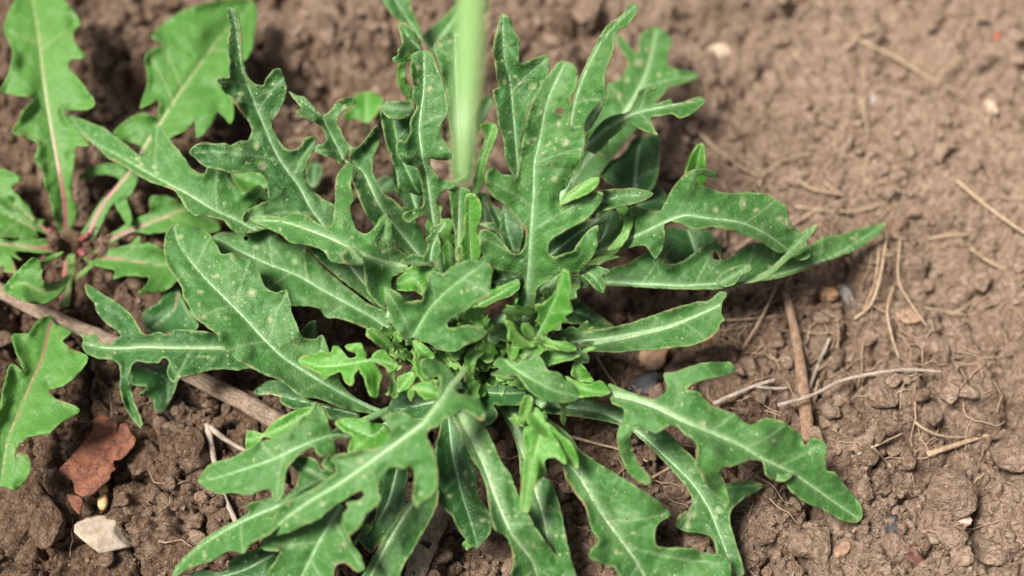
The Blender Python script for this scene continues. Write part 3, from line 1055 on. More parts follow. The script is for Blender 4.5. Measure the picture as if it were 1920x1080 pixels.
# --- central cupped leaf
L(G((290, 1005), (250, 1010), (200, 975), (165, 920), (150, 850), (125, 790), (116, 715), (150, 720), (200, 750), (250, 800), (300, 790), (335, 790), (345, 730), (370, 690), (360, 645), (400, 625), (450, 640), (500, 600), (570, 570), (640, 560), (700, 575), (730, 610), (720, 680), (705, 720), (722, 755), (690, 770), (640, 800), (600, 830), (560, 860), (530, 882), (482, 900), (478, 940), (520, 945), (580, 930), (640, 940), (695, 968), (680, 995), (630, 1025), (570, 1045), (530, 1075), (470, 1075), (410, 1060), (370, 1030), (320, 1020)),
  G((280, 1005), (370, 850), (460, 750), (560, 670), (665, 595)), (62, 74, 84, 92, 96), tone=0.75, ribw=5, ribcol=M_RIBG, mat=M_LEAF, cup=0.3,
  bumps=[(730, 560, 3, 25), (880, 630, -4, 40)], spots=[(888, 540, 4), (865, 548, 3), (876, 545, 2)])
# --- tall leaf leaning towards the lens
L(I((1060, 400), (1100, 350), (1150, 343), (1190, 370), (1205, 420), (1195, 500), (1170, 540), (1175, 600), (1160, 690), (1190, 715), (1230, 708), (1250, 760), (1245, 830), (1220, 900), (1180, 970), (1150, 1050))
  + G((1110, 180), (1105, 240), (1115, 275), (1150, 245), (1230, 205), (1300, 180), (1350, 190), (1340, 240), (1290, 300), (1230, 350), (1150, 390), (1080, 430), (1045, 470), (1048, 530), (1080, 547), (1130, 530), (1190, 510), (1210, 470), (1250, 420), (1290, 380), (1325, 370), (1325, 430), (1310, 510), (1270, 580), (1220, 630), (1170, 645), (1130, 625), (1090, 650), (1030, 690), (980, 730), (970, 790), (975, 850), (960, 900), (945, 935), (900, 945), (860, 910), (845, 860), (870, 800), (905, 720), (915, 690), (890, 650), (830, 640), (770, 620), (710, 580), (670, 520), (655, 450), (660, 400), (700, 395), (750, 420), (790, 470), (840, 525), (880, 530), (910, 480), (915, 400), (870, 330), (820, 260), (770, 230), (710, 180), (690, 120), (700, 60), (740, 48), (780, 80), (830, 85), (860, 110))
  + I((880, 930), (900, 780), (930, 650), (960, 560), (1010, 470)),
  G((900, 945), (925, 800), (940, 600), (950, 400), (965, 200), (970, 20)) + I((1005, 760), (1025, 640), (1060, 520), (1130, 370)), (35, 47, 64, 79, 90, 100, 108, 116, 123, 130), tone=1.0, ribw=9, cup=0.2, ribcol=M_RIB,
  spots=[(1002, 262, 5), (990, 267, 5), (961, 253, 4), (957, 222, 4), (988, 150, 6), (1030, 268, 6), (1060, 267, 7), (1035, 310, 5), (1013, 210, 5), (1047, 232, 4), (1040, 335, 5), (982, 310, 3), (983, 285, 5), (1005, 195, 4), (1018, 287, 4)], holes=[(1050, 208, 7)], bumps=[(1095, 380, -4, 40), (1060, 470, 4, 50)])
# --- leaf behind, left of it
L(I((778, 85), (792, 72), (830, 110), (855, 180), (885, 230), (882, 350), (930, 345), (1000, 315), (1040, 310), (1050, 380), (1040, 430), (1000, 500), (940, 600), (910, 700), (890, 850), (900, 1000), (900, 1150), (860, 1150), (850, 1010), (825, 950), (800, 880), (790, 780), (765, 700), (750, 600), (735, 510), (765, 490), (755, 430), (745, 350), (735, 300), (740, 230), (760, 150)),
  I((885, 1140), (880, 1000), (868, 850), (850, 650), (830, 450), (800, 330), (785, 90)), (50, 62, 74, 86, 98, 106, 118), tone=0.45, ribw=4.5,
  spots=[(936, 55, 6), (1005, 118, 6), (934, 140, 5), (999, 162, 7), (947, 153, 5), (966, 143, 4), (957, 248, 4), (1016, 152, 5), (973, 153, 4)])
# --- tall narrow leaf at the back right
L(I((1500, 28), (1538, 22), (1545, 60), (1500, 130), (1420, 190), (1410, 280), (1380, 360), (1360, 440), (1370, 540), (1320, 660), (1260, 760), (1240, 900), (1200, 980), (1150, 980), (1155, 850), (1160, 700), (1180, 580), (1205, 490), (1230, 420), (1260, 350), (1300, 270), (1340, 190), (1390, 130), (1460, 80)),
  I((1170, 960), (1165, 760), (1200, 560), (1270, 370), (1340, 240), (1430, 130), (1530, 38)), (62, 74, 86, 98, 106, 114, 120), tone=0.9, ribw=4.5, tilt=0.08, wave=1.0)
L(I((1365, 540), (1340, 620), (1290, 700), (1255, 740), (1250, 690), (1290, 620), (1330, 570)), I((1260, 725), (1310, 640), (1362, 548)), (92, 96, 100), tone=0.6, ribbed=False, veins=False)
# --- blurred leaf at the back
L(I((1430, 190), (1480, 230), (1530, 290), (1555, 290), (1555, 220), (1580, 175), (1650, 150), (1720, 190), (1740, 230), (1720, 290), (1720, 370), (1780, 390), (1880, 405), (1880, 440), (1800, 470), (1720, 490), (1690, 530), (1640, 590), (1560, 700), (1450, 830), (1350, 960), (1250, 1080), (1120, 1150), (1060, 1090), (1150, 900), (1250, 760), (1320, 650), (1370, 540), (1380, 470), (1420, 460), (1470, 410), (1490, 340), (1460, 280), (1425, 220)),
  I((1100, 1110), (1230, 930), (1400, 740), (1520, 560), (1600, 400), (1650, 180)), (28, 32, 38, 42, 42, 36), tone=1.0, ribw=14, mat=M_LEAF, ribcol=M_RIBW,
  spots=[(1198, 118, 9), (1235, 140, 7), (1175, 150, 6), (1160, 180, 6), (1215, 93, 6), (1185, 205, 6)])
# --- frilly narrow leaf
L(I((1260, 800), (1330, 700), (1400, 650), (1490, 630), (1530, 570), (1560, 510), (1600, 490), (1650, 490), (1595, 530), (1600, 580), (1660, 580), (1730, 555), (1760, 590), (1830, 560), (1900, 540), (1930, 570), (1900, 600), (1850, 640), (1790, 662), (1740, 640), (1680, 650), (1620, 660), (1640, 720), (1660, 760), (1600, 740), (1550, 720), (1500, 690), (1440, 740), (1380, 790), (1385, 860), (1380, 892), (1320, 870), (1250, 840)),
  I((1250, 830), (1380, 720), (1520, 640), (1700, 600), (1910, 560)), (60, 68, 74, 76, 74), tone=0.8, ribw=8, ribcol=M_RIBW, wave=3.5)
# --- leaf hanging behind with a pale rib
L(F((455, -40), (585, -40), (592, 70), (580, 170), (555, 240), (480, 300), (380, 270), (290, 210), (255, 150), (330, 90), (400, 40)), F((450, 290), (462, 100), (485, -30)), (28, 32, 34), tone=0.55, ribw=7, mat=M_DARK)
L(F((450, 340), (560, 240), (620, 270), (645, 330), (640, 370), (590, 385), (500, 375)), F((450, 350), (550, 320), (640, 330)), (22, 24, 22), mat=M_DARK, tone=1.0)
# --- large leaf at the right, folded down over its neighbour
L(F((200, 630), (250, 560), (300, 500), (370, 440), (430, 352), (520, 370), (590, 375), (620, 330), (650, 270), (690, 210), (740, 160), (800, 140), (860, 140), (918, 165), (915, 188), (860, 185), (830, 172), (800, 188), (805, 212), (850, 240), (920, 265), (1000, 275), (1100, 270), (1190, 285), (1260, 320), (1310, 360), (1320, 420), (1350, 470), (1390, 500), (1420, 560), (1435, 630), (1400, 650), (1355, 645), (1325, 612), (1270, 612), (1220, 590), (1180, 560), (1130, 535), (1060, 510), (980, 480), (880, 465), (800, 480), (720, 450), (650, 435), (615, 460), (620, 530), (600, 600), (570, 642), (540, 610), (510, 570), (440, 580), (370, 600), (300, 640)),
  F((220, 620), (400, 540), (520, 490), (640, 430), (740, 400), (850, 415), (1040, 440), (1180, 500), (1320, 600)), (42, 58, 68, 76, 78, 78, 74, 66, 52), tone=0.75, ribw=7, ribcol=M_RIB, cup=0.15,
  spots=[(1393, 381, 8), (1418, 394, 5), (1342, 394, 5), (1463, 409, 6), (1475, 418, 6), (1481, 426, 5), (1500, 463, 5)], bumps=[(1300, 330, 10, 35), (1400, 350, -3, 40), (1240, 470, -8, 25)])
# --- long leaf reaching right
L(F((60, 760), (200, 740), (280, 720), (350, 690), (430, 660), (500, 620), (560, 600), (600, 570), (632, 550), (650, 580), (620, 630), (615, 670), (680, 675), (740, 650), (800, 600), (850, 565), (900, 553), (932, 575), (935, 655), (905, 600), (890, 620), (900, 650), (990, 640), (1060, 590), (1120, 555), (1200, 560), (1290, 600), (1350, 640), (1400, 620), (1440, 570), (1520, 520), (1600, 510), (1700, 480), (1780, 460), (1858, 443), (1850, 480), (1800, 530), (1700, 590), (1600, 630), (1500, 670), (1400, 710), (1300, 742), (1200, 765), (1100, 775), (1000, 802), (900, 815), (700, 815), (500, 805), (350, 795), (200, 800), (60, 820)),
  F((70, 790), (280, 775), (500, 785), (750, 795), (1000, 775), (1200, 747), (1400, 692), (1600, 612), (1850, 455)), (30, 36, 40, 42, 42, 38, 32, 26, 18), tone=0.7, ribw=6, cup=0.34, cap=70,
  spots=[(1451, 478, 5), (1443, 500, 5), (1557, 455, 5), (1600, 447, 5), (1606, 440, 4)])
L(F((905, 768), (950, 720), (1010, 690), (1070, 673), (1104, 680), (1100, 712), (1050, 740), (1010, 790), (950, 803)), F((930, 785), (1010, 740), (1095, 685)), (48, 52, 54), tone=0.6, ribbed=False, wave=0.8)
L(F((1040, 785), (1120, 745), (1200, 705), (1270, 645), (1320, 585), (1370, 515), (1420, 473), (1477, 450), (1462, 490), (1410, 550), (1350, 620), (1270, 690), (1190, 755), (1100, 780)), F((1050, 780), (1200, 725), (1310, 620), (1400, 520), (1470, 458)), (44, 50, 60, 70, 76), tone=0.45, ribbed=False, cup=0.1)
# --- leaf with broad white rib, lower right
L([(1020, 640), (1060, 625), (1150, 614), (1207, 597), (1257, 580), (1307, 567), (1330, 563), (1350, 547), (1362, 550), (1354, 570), (1352, 587), (1358, 600), (1350, 607), (1346, 620), (1320, 640), (1280, 650), (1200, 657), (1150, 660), (1080, 657), (1020, 660)],
  [(1020, 650), (1120, 640), (1200, 625), (1260, 610), (1310, 590), (1350, 572)], (25, 30, 34, 37, 40, 44), tone=0.75, ribw=15, ribcol=M_RIBW, cup=0.4)
# --- short low leaf
L(G((1120, 790), (1220, 800), (1300, 850), (1370, 900), (1412, 938), (1300, 958), (1230, 930), (1150, 910), (1100, 850)), G((1100, 830), (1220, 860), (1400, 935)), (20, 22, 16), mat=M_DARK, tone=0.9, ribw=4)
# --- serrated young leaf
L(G((1130, 608), (1160, 640), (1170, 720), (1162, 780), (1178, 850), (1132, 880), (1152, 915), (1110, 920), (1095, 955), (1050, 965), (990, 1010), (970, 1010), (1000, 935), (980, 905), (992, 870), (965, 818), (1010, 810), (1050, 780), (1080, 740), (1100, 680), (1110, 640)),
  G((975, 1010), (1040, 880), (1100, 740), (1132, 618)), (66, 80, 92, 100), mat=M_YOUNG, tone=0.4, ribw=4.5, ribcol=M_RIBG, serr=1.6, grid=4)
L(G((1230, 610), (1300, 588), (1340, 600), (1390, 622), (1385, 640), (1340, 650), (1368, 700), (1355, 747), (1320, 735), (1270, 680), (1220, 640)), G((1230, 615), (1290, 650), (1355, 735)), (62, 66, 62), tone=0.6, ribw=3, ribcol=M_RIBG, grid=4)
L(G((1160, 650), (1240, 640), (1285, 690), (1250, 718), (1180, 715), (1150, 690)), G((1150, 670), (1280, 700)), (52, 50), tone=0.6, ribw=3)
L(G((580, 200), (600, 184), (640, 200), (668, 260), (665, 320), (650, 400), (664, 480), (650, 570), (560, 575), (553, 480), (570, 400), (575, 300)), G((615, 580), (605, 400), (600, 195)), (62, 76, 92), tone=0.65, ribw=4, ribcol=M_RIBG, mat=M_YOUNG)
# --- leaf left of the tall stem
L(I((290, 295), (350, 283), (390, 300), (420, 380), (450, 460), (475, 560), (475, 640), (440, 700), (450, 770), (500, 860), (498, 900), (430, 902), (375, 892), (380, 930), (410, 980), (450, 1010), (520, 1010), (598, 963), (560, 1010), (500, 1060)) + G((455, 170), (420, 240), (432, 300), (430, 360), (425, 420), (395, 420), (380, 350), (340, 312), (260, 352), (225, 335), (235, 300), (290, 280), (345, 250), (335, 150), (310, 50))
  + I((305, 940), (250, 925), (200, 880), (188, 820), (210, 788), (240, 800), (270, 740), (270, 680), (305, 600), (278, 540), (285, 480), (270, 400), (272, 340)),
  G((412, 415), (388, 250), (360, 60)) + I((342, 900), (320, 720), (345, 500), (345, 300)), (50, 62, 74, 82, 90, 99, 106), tone=0.55, ribw=6, ribcol=M_RIB,
  spots=[(785, 126, 6), (781, 152, 5), (806, 168, 6), (750, 264, 3), (766, 284, 3), (827, 278, 3)])
L(I((108, 600), (150, 570), (200, 570), (285, 577), (290, 650), (300, 740), (260, 800), (220, 830), (230, 900), (310, 940), (340, 1000), (345, 1090)) + G((345, 200), (300, 195), (230, 170)) + I((200, 1060), (190, 980), (150, 850), (120, 750), (105, 660)),
  G((330, 200),) + I((290, 1040), (220, 880), (180, 720), (170, 585)), (50, 58, 66, 74, 80), mat=M_DARK, tone=0.75, ribw=4, ribcol=M_RIBG, cup=0.1)
L(I((100, 605), (130, 572), (200, 570), (285, 577), (275, 640), (250, 660), (200, 668), (150, 660), (120, 640)), I((280, 610), (200, 610), (110, 605)), (86, 90, 88), tone=0.2, ribbed=False)
L(G((180, 0), (300, 90), (340, 180), (320, 260), (300, 290), (250, 280), (200, 200), (170, 100)), G((310, 290), (260, 150), (200, 20)), (36, 42, 46), mat=M_DARK, tone=0.6, ribw=4)
L(I((110, -30), (250, -30), (280, 50), (320, 150), (338, 230), (290, 190), (200, 110), (150, 60)), I((335, 225), (240, 90), (170, -25)), (60, 68, 74), tone=0.7, ribw=4)
L(I((198, 135), (240, 128), (290, 180), (332, 250), (335, 290), (280, 300), (230, 342), (180, 352), (170, 325), (200, 310), (200, 280), (225, 240), (212, 190)), I((330, 280), (270, 220), (210, 140)), (84, 90, 94), tone=0.9, ribw=4, wave=2.5, spots=[(757, 75, 4), (750, 95, 4)])
L(I((310, 300), (250, 305), (205, 360), (190, 430), (210, 500), (250, 560), (280, 575), (275, 500), (250, 450), (235, 400), (250, 350), (300, 320)), I((270, 565), (215, 440), (280, 315)), (60, 72, 84), tone=0.3, ribbed=False, mat=M_YOUNG)
# --- blurred leaves behind the tall stem
L(I((340, 200), (440, 110), (540, 20), (620, 0), (600, 100), (560, 180), (500, 260), (430, 310), (380, 290)), I((380, 300), (460, 180), (580, 30)), (44, 48, 46), tone=0.9, ribw=6)
L(I((400, 260), (450, 200), (540, 155), (600, 170), (600, 400), (610, 700), (600, 1000), (520, 1000), (500, 760), (470, 520), (440, 400), (420, 330)), I((560, 990), (545, 700), (530, 450), (520, 190)), (50, 60, 72, 80), tone=0.85, ribw=6, spots=[(860, 65, 5), (824, 85, 5), (845, 78, 5)])
L(I((660, 700), (740, 690), (760, 740), (700, 900), (680, 1010), (650, 1090), (620, 1080), (640, 920), (690, 770)), I((640, 1080), (670, 900), (735, 700)), (50, 62, 70), mat=M_YOUNG, tone=0.3, ribw=4, ribcol=M_RIBG)
L(I((670, 560), (720, 535), (735, 580), (700, 640), (670, 700), (640, 740), (630, 650)), I((640, 720), (720, 550)), (52, 58), tone=0.4, ribbed=False)
L(G((640, 200), (700, 190), (745, 280), (750, 350), (690, 360), (650, 300)), G((690, 355), (680, 200)), (34, 36), mat=M_DARK, tone=0.9, ribw=4)
# --- centre, young and folded leaves
L(G((213, 572), (280, 530), (340, 540), (365, 490), (358, 450), (385, 412), (378, 388), (420, 358), (472, 342), (470, 382), (430, 420), (438, 500), (420, 560), (360, 592), (290, 592)), G((380, 580), (400, 470), (465, 350)), (68, 74, 80), tone=0.5, ribw=3, grid=4, serr=1.5)
L(G((175, 725), (200, 650), (260, 602), (350, 592), (425, 620), (375, 640), (360, 690), (345, 760), (300, 740), (240, 735)), G((340, 740), (280, 670), (200, 700)), (56, 60, 54), tone=0.3, ribbed=False, mat=M_YOUNG)
L(G((640, 820), (700, 740), (760, 720), (870, 668), (880, 720), (840, 762), (760, 790), (690, 825)), G((650, 815), (760, 760), (872, 690)), (44, 52, 58), tone=0.2, ribw=3, mat=M_YOUNG)
L(G((586, 850), (640, 830), (692, 842), (668, 880), (682, 948), (640, 932), (600, 900)), G((650, 840), (640, 925)), (78, 72), tone=0.8, ribbed=False, mat=M_YOUNG, grid=4)
L(G((655, 360), (745, 350), (770, 390), (795, 250), (880, 330), (902, 400), (875, 522), (800, 480), (760, 410)), G((850, 510), (810, 380), (800, 270)), (44, 50, 52), tone=0.3, mat=M_DARK, ribw=3)
L(G((700, 600), (890, 640), (890, 670), (760, 722), (700, 710)), G((710, 690), (880, 650)), (36, 42), tone=0.3, mat=M_DARK, ribw=3)
L(G((1030, 550), (1050, 460), (1240, 350), (1330, 320), (1400, 275), (1380, 330), (1290, 400), (1200, 510), (1100, 560)), G((1050, 540), (1200, 420), (1380, 300)), (50, 56, 62), tone=0.35, mat=M_DARK, ribw=3, spots=[(1107, 413, 7), (1098, 411, 5), (1116, 412, 5)])
L(G((1200, 290), (1320, 190), (1350, 172), (1420, 163), (1520, 158), (1600, 172), (1636, 190), (1590, 222), (1500, 250), (1400, 272), (1340, 288), (1280, 300)), G((1230, 290), (1380, 220), (1630, 190)), (76, 82, 84), tone=0.45, ribw=3)
L(G((1105, 255), (1130, 208), (1200, 150), (1280, 105), (1333, 95), (1322, 140), (1270, 185), (1190, 220)), G((1115, 245), (1220, 165), (1328, 102)), (88, 93, 96), tone=0.5, ribbed=False, mat=M_YOUNG)
L(F((345, 360), (400, 348), (437, 410), (432, 480), (385, 565), (320, 600), (300, 590), (370, 500), (388, 430)), F((320, 590), (415, 470), (370, 360)), (60, 68, 64), tone=0.7, ribbed=False, mat=M_YOUNG, cup=0.1)
L(F((235, 400), (310, 368), (370, 400), (385, 480), (335, 550), (250, 580)), F((260, 570), (320, 390)), (34, 34), tone=0.6, mat=M_DARK)
L(F((735, 160), (760, 80), (800, 10), (830, -5), (845, 30), (850, 130), (850, 220), (800, 230), (740, 240)), F((790, 235), (800, 130), (825, 5)), (48, 58, 68), tone=0.3, ribw=3, mat=M_YOUNG)
L(F((600, 480), (740, 478), (860, 488), (912, 550), (850, 575), (760, 650), (680, 690), (620, 620)), F((810, 640), (780, 560), (745, 470)), (26, 28, 28), tone=0.6, mat=M_DARK, ribw=7)
L(F((180, 690), (220, 645), (300, 625), (378, 635), (300, 655), (220, 690)), F((190, 680), (370, 636)), (46, 50), tone=0.4, ribbed=False, mat=M_YOUNG)
# --- big pale leaf, lower left
L(H((745, 415), (780, 396), (840, 405), (900, 440), (950, 490), (990, 440), (1010, 460), (980, 510), (945, 560), (960, 590), (1010, 600), (1070, 620), (1110, 680), (1105, 738), (1080, 742), (1040, 710), (990, 690), (960, 690), (920, 720), (870, 740), (850, 770), (800, 792))
  + C((1440, 275), (1440, 310), (1470, 360), (1490, 430), (1502, 520), (1490, 590), (1450, 640), (1400, 670), (1382, 695), (1363, 650), (1370, 560), (1363, 475), (1310, 478), (1235, 467), (1200, 500), (1175, 540), (1163, 600), (1180, 640), (1160, 680), (1100, 730), (1060, 800), (1000, 848), (968, 810), (968, 740), (1000, 695), (985, 668), (1060, 655), (1090, 620), (1070, 598), (1030, 615), (970, 655), (900, 700), (830, 760), (760, 790), (680, 830), (560, 857), (545, 830), (570, 770), (600, 700), (650, 660), (740, 620), (830, 570), (900, 520), (935, 500), (925, 450), (898, 432), (940, 400), (1000, 390), (1080, 370), (1150, 360), (1200, 330), (1230, 270), (1215, 210), (1188, 185), (1230, 165), (1300, 158), (1350, 180), (1400, 205), (1450, 160), (1480, 110))
  + H((830, 640), (850, 600), (855, 540), (840, 490), (800, 507), (760, 490)),
  H((990, 470), (920, 545), (870, 625), (780, 740)) + C((1430, 215), (1300, 312), (1150, 420), (950, 560), (780, 662), (640, 762), (555, 848)), (62, 70, 75, 76, 76, 74, 70, 64, 58, 52, 44), tone=0.95, ribw=9, ribcol=M_RIBW, cup=0.22,
  spots=[(676, 865, 5), (683, 894, 5), (605, 945, 5), (540, 947, 5), (553, 968, 4), (538, 985, 4), (620, 913, 3), (789, 925, 4), (675, 944, 5)], bumps=[(785, 900, -4, 50), (800, 665, 4, 20)])
# --- paddle leaf
L(C((153, 545), (170, 510), (220, 450), (300, 425), (360, 405), (430, 365), (500, 325), (560, 310), (620, 270), (680, 245), (720, 200), (780, 165), (800, 130), (815, 100), (850, 130), (880, 190), (900, 250), (915, 275), (960, 275), (1030, 290), (1010, 305), (930, 312), (935, 370), (945, 430), (930, 490), (880, 480), (850, 460), (870, 420), (890, 390), (860, 410), (820, 385), (800, 352), (730, 390), (680, 440), (650, 480), (640, 540), (635, 620), (600, 662), (570, 640), (560, 590), (500, 600), (440, 627), (350, 610), (270, 617), (200, 590), (162, 565)),
  C((1020, 295), (920, 288), (820, 315), (700, 365), (560, 430), (380, 490), (250, 530), (165, 548)), (50, 56, 60, 60, 56, 50, 44, 36), tone=0.95, ribw=4.5, cup=0.15, spots=[(502, 843, 3), (476, 862, 3), (619, 820, 4)])
L(C((420, 345), (428, 270), (470, 262), (520, 275), (580, 210), (700, 150), (830, 120), (800, 200), (720, 260), (600, 305), (520, 300), (500, 330), (440, 372)), C((800, 150), (620, 250), (440, 320)), (42, 40, 32), tone=0.5, ribbed=False, mat=M_YOUNG)
L(C((922, 215), (990, 188), (1060, 193), (1130, 218), (1200, 225), (1225, 260), (1210, 330), (1150, 380), (1040, 390), (1003, 385), (1008, 330), (1022, 290), (970, 265)), C((1210, 230), (1130, 290), (960, 220)), (56, 60, 58), tone=0.45, ribw=3, mat=M_YOUNG)
L(C((672, 435), (750, 408), (820, 430), (850, 480), (940, 495), (960, 540), (800, 630), (690, 670), (630, 650), (700, 580), (718, 500)), C((900, 560), (800, 500), (690, 440)), (48, 53, 50), tone=0.5, ribbed=False)
# --- long leaf to the bottom left corner
L(C((3, 1082), (40, 1010), (110, 940), (200, 860), (300, 800), (400, 750), (445, 715), (425, 688), (480, 660), (570, 640), (660, 640), (760, 600), (860, 540), (900, 560), (820, 660), (700, 740), (600, 810), (530, 860), (440, 900), (410, 950), (330, 938), (240, 990), (150, 1020), (60, 1060), (20, 1095)),
  C((870, 560), (640, 672), (520, 720), (350, 800), (200, 890), (100, 970), (8, 1078)), (46, 44, 42, 38, 32, 26, 18), tone=0.8, ribw=4.5, tilt=-0.15,
  spots=[(357, 1060, 4), (382, 1035, 4), (384, 1042, 4), (379, 1015, 3), (408, 1012, 3)])
# --- broad leaf at the bottom
L(C((498, 920), (520, 870), (560, 845), (680, 830), (780, 780), (900, 700), (960, 670), (978, 760), (992, 830), (1020, 900), (1070, 970), (1092, 1040), (1050, 1057), (980, 1010), (930, 1020), (915, 1080), (920, 1200), (500, 1200), (540, 1070), (600, 980), (620, 940), (560, 938)),
  C((960, 680), (900, 780), (830, 900), (740, 1080), (690, 1190)), (48, 44, 38, 28, 22), tone=0.85, ribw=6, spots=[(574, 1025, 4), (643, 1021, 4), (598, 1012, 4), (625, 1075, 4)], holes=[(528, 1029, 4.5)])
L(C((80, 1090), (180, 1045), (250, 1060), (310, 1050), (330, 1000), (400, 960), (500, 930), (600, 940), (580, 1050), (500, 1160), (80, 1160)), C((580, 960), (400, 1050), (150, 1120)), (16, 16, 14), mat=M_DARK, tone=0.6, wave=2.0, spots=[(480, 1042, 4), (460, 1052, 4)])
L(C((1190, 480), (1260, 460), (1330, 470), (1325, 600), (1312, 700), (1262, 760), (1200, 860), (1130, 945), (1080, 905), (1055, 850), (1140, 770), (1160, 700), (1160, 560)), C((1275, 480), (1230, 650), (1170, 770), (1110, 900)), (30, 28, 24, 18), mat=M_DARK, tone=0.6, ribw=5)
L(C((1010, 905), (1060, 850), (1075, 800), (1110, 790), (1135, 800), (1110, 840), (1060, 880), (1020, 930)), C((1015, 915), (1120, 800)), (16, 24), mat=M_YOUNG, tone=0.5, ribbed=False)
# --- strap leaf at the bottom
L(D((425, 590), (415, 680), (370, 780), (300, 900), (220, 1040), (170, 1160), (-30, 1160), (20, 1040), (110, 880), (200, 740), (270, 650), (310, 590), (370, 550)), D((370, 560), (300, 650), (230, 750), (130, 920), (20, 1130)), (34, 32, 30, 24, 18), tone=0.6, ribw=8, ribcol=M_RIBW, cup=0.3, spots=[(757, 1004, 3), (715, 1040, 3)])
# --- dark spatulate leaf
L(D((455, 170), (520, 170), (560, 300), (600, 400), (640, 500), (650, 620), (690, 680), (717, 740), (720, 830), (682, 880), (650, 920), (600, 900), (550, 840), (517, 780), (510, 750), (450, 690), (420, 620), (415, 500), (410, 380), (430, 280)),
  D((485, 170), (510, 400), (560, 620), (605, 760), (645, 900)), (38, 36, 30, 24, 18), mat=M_DARK, tone=0.75, ribw=5, ribcol=M_RIB, cup=0.15, spots=[(873, 888, 5), (886, 908, 4), (842, 930, 4), (884, 982, 5), (905, 975, 4)])
# --- leaf with a broad whitish rib, folded at its tip
L(D((500, 170), (545, 140), (620, 160), (690, 240), (740, 350), (780, 440), (830, 510), (870, 620), (900, 700), (940, 745), (1000, 850), (1080, 950), (1170, 1070), (1210, 1160), (850, 1160), (850, 1000), (815, 868), (750, 822), (722, 740), (705, 640), (690, 560), (650, 470), (590, 380), (545, 270)),
  D((550, 160), (620, 300), (690, 450), (760, 650), (845, 845), (960, 1000), (1000, 1150)), (44, 46, 45, 42, 38, 26, 14), tone=0.75, ribw=13, ribcol=M_RIBW, cup=0.15, spots=[(917, 846, 4), (1000, 1023, 4), (994, 1042, 4)])
L(D((760, 85), (905, 80), (912, 300), (960, 480), (1020, 525), (1060, 550), (1092, 630), (1120, 740), (1142, 850), (1172, 980), (1200, 1080), (1180, 1160), (1100, 1160), (1060, 1000), (960, 850), (925, 740), (890, 560), (880, 420), (850, 300), (800, 200)),
  D((835, 90), (880, 300), (950, 500), (985, 620), (1015, 720), (1045, 880), (1080, 1060)), (34, 34, 34, 33, 31, 26, 20), tone=0.5, ribw=13, ribcol=M_RIBW, cup=0.2, spots=[(1043, 1005, 4), (1056, 1005, 3), (1030, 950, 3), (1050, 1040, 3)])
# --- big leaf, bottom right of centre
L(D((1000, 190), (1100, 230), (1180, 310), (1220, 370), (1300, 430), (1400, 490), (1480, 540), (1560, 590), (1640, 640), (1718, 710), (1732, 740), (1680, 770), (1650, 810), (1640, 860), (1662, 915), (1750, 920), (1850, 925), (1920, 950), (2030, 965), (2070, 1020), (2050, 1160), (1500, 1160), (1440, 1080), (1420, 1030), (1350, 1010), (1278, 970), (1290, 920), (1328, 890), (1290, 820), (1270, 740), (1250, 680), (1200, 620), (1150, 540), (1120, 450), (1080, 400), (1030, 330), (985, 260)),
  D((1020, 220), (1130, 400), (1230, 520), (1320, 680), (1430, 840), (1530, 980), (1620, 1140)), (46, 44, 42, 38, 34, 28, 18), tone=0.75, ribw=13, ribcol=M_RIBW, cup=0.2,
  spots=[(1244, 963, 4), (1188, 1000, 4), (1240, 966, 4), (1155, 1035, 5), (1165, 1037, 4), (1315, 1041, 5), (1187, 999, 5)], bumps=[(1210, 900, 4, 50), (1150, 960, -2, 30)])
# --- wrinkled yellow-green leaf
L(D((920, 62), (955, 78), (952, 130), (932, 190), (897, 213), (880, 180), (890, 110)), D((945, 80), (900, 200)), (72, 62), mat=M_YOUNG, tone=0.9, ribbed=False, grid=4)
L(D((900, 262), (930, 238), (990, 270), (1040, 258), (1080, 300), (1140, 400), (1142, 452), (1080, 412), (1022, 430), (1030, 500), (980, 550), (955, 600), (930, 722), (883, 690), (900, 500), (912, 380)), D((1000, 280), (960, 430), (915, 700)), (62, 58, 46), mat=M_YOUNG, tone=0.75, ribbed=False, cup=0.4, wave=2.5, grid=4)
L(D((930, 140), (975, 130), (1020, 180), (1030, 215), (1070, 235), (1100, 270), (1170, 330), (1205, 400), (1213, 472), (1160, 450), (1110, 370), (1040, 300), (960, 250), (925, 200)), D((950, 150), (1040, 250), (1190, 450)), (66, 64, 54), mat=M_YOUNG, tone=0.95, ribbed=False, cup=0.5, wave=3, grid=4)
L(D((955, 420), (990, 440), (985, 520), (960, 600), (935, 715), (890, 680), (905, 480), (925, 370)), D((950, 420), (915, 690)), (68, 56), mat=M_YOUNG, tone=0.6, ribbed=False, cup=0.0, grid=4)
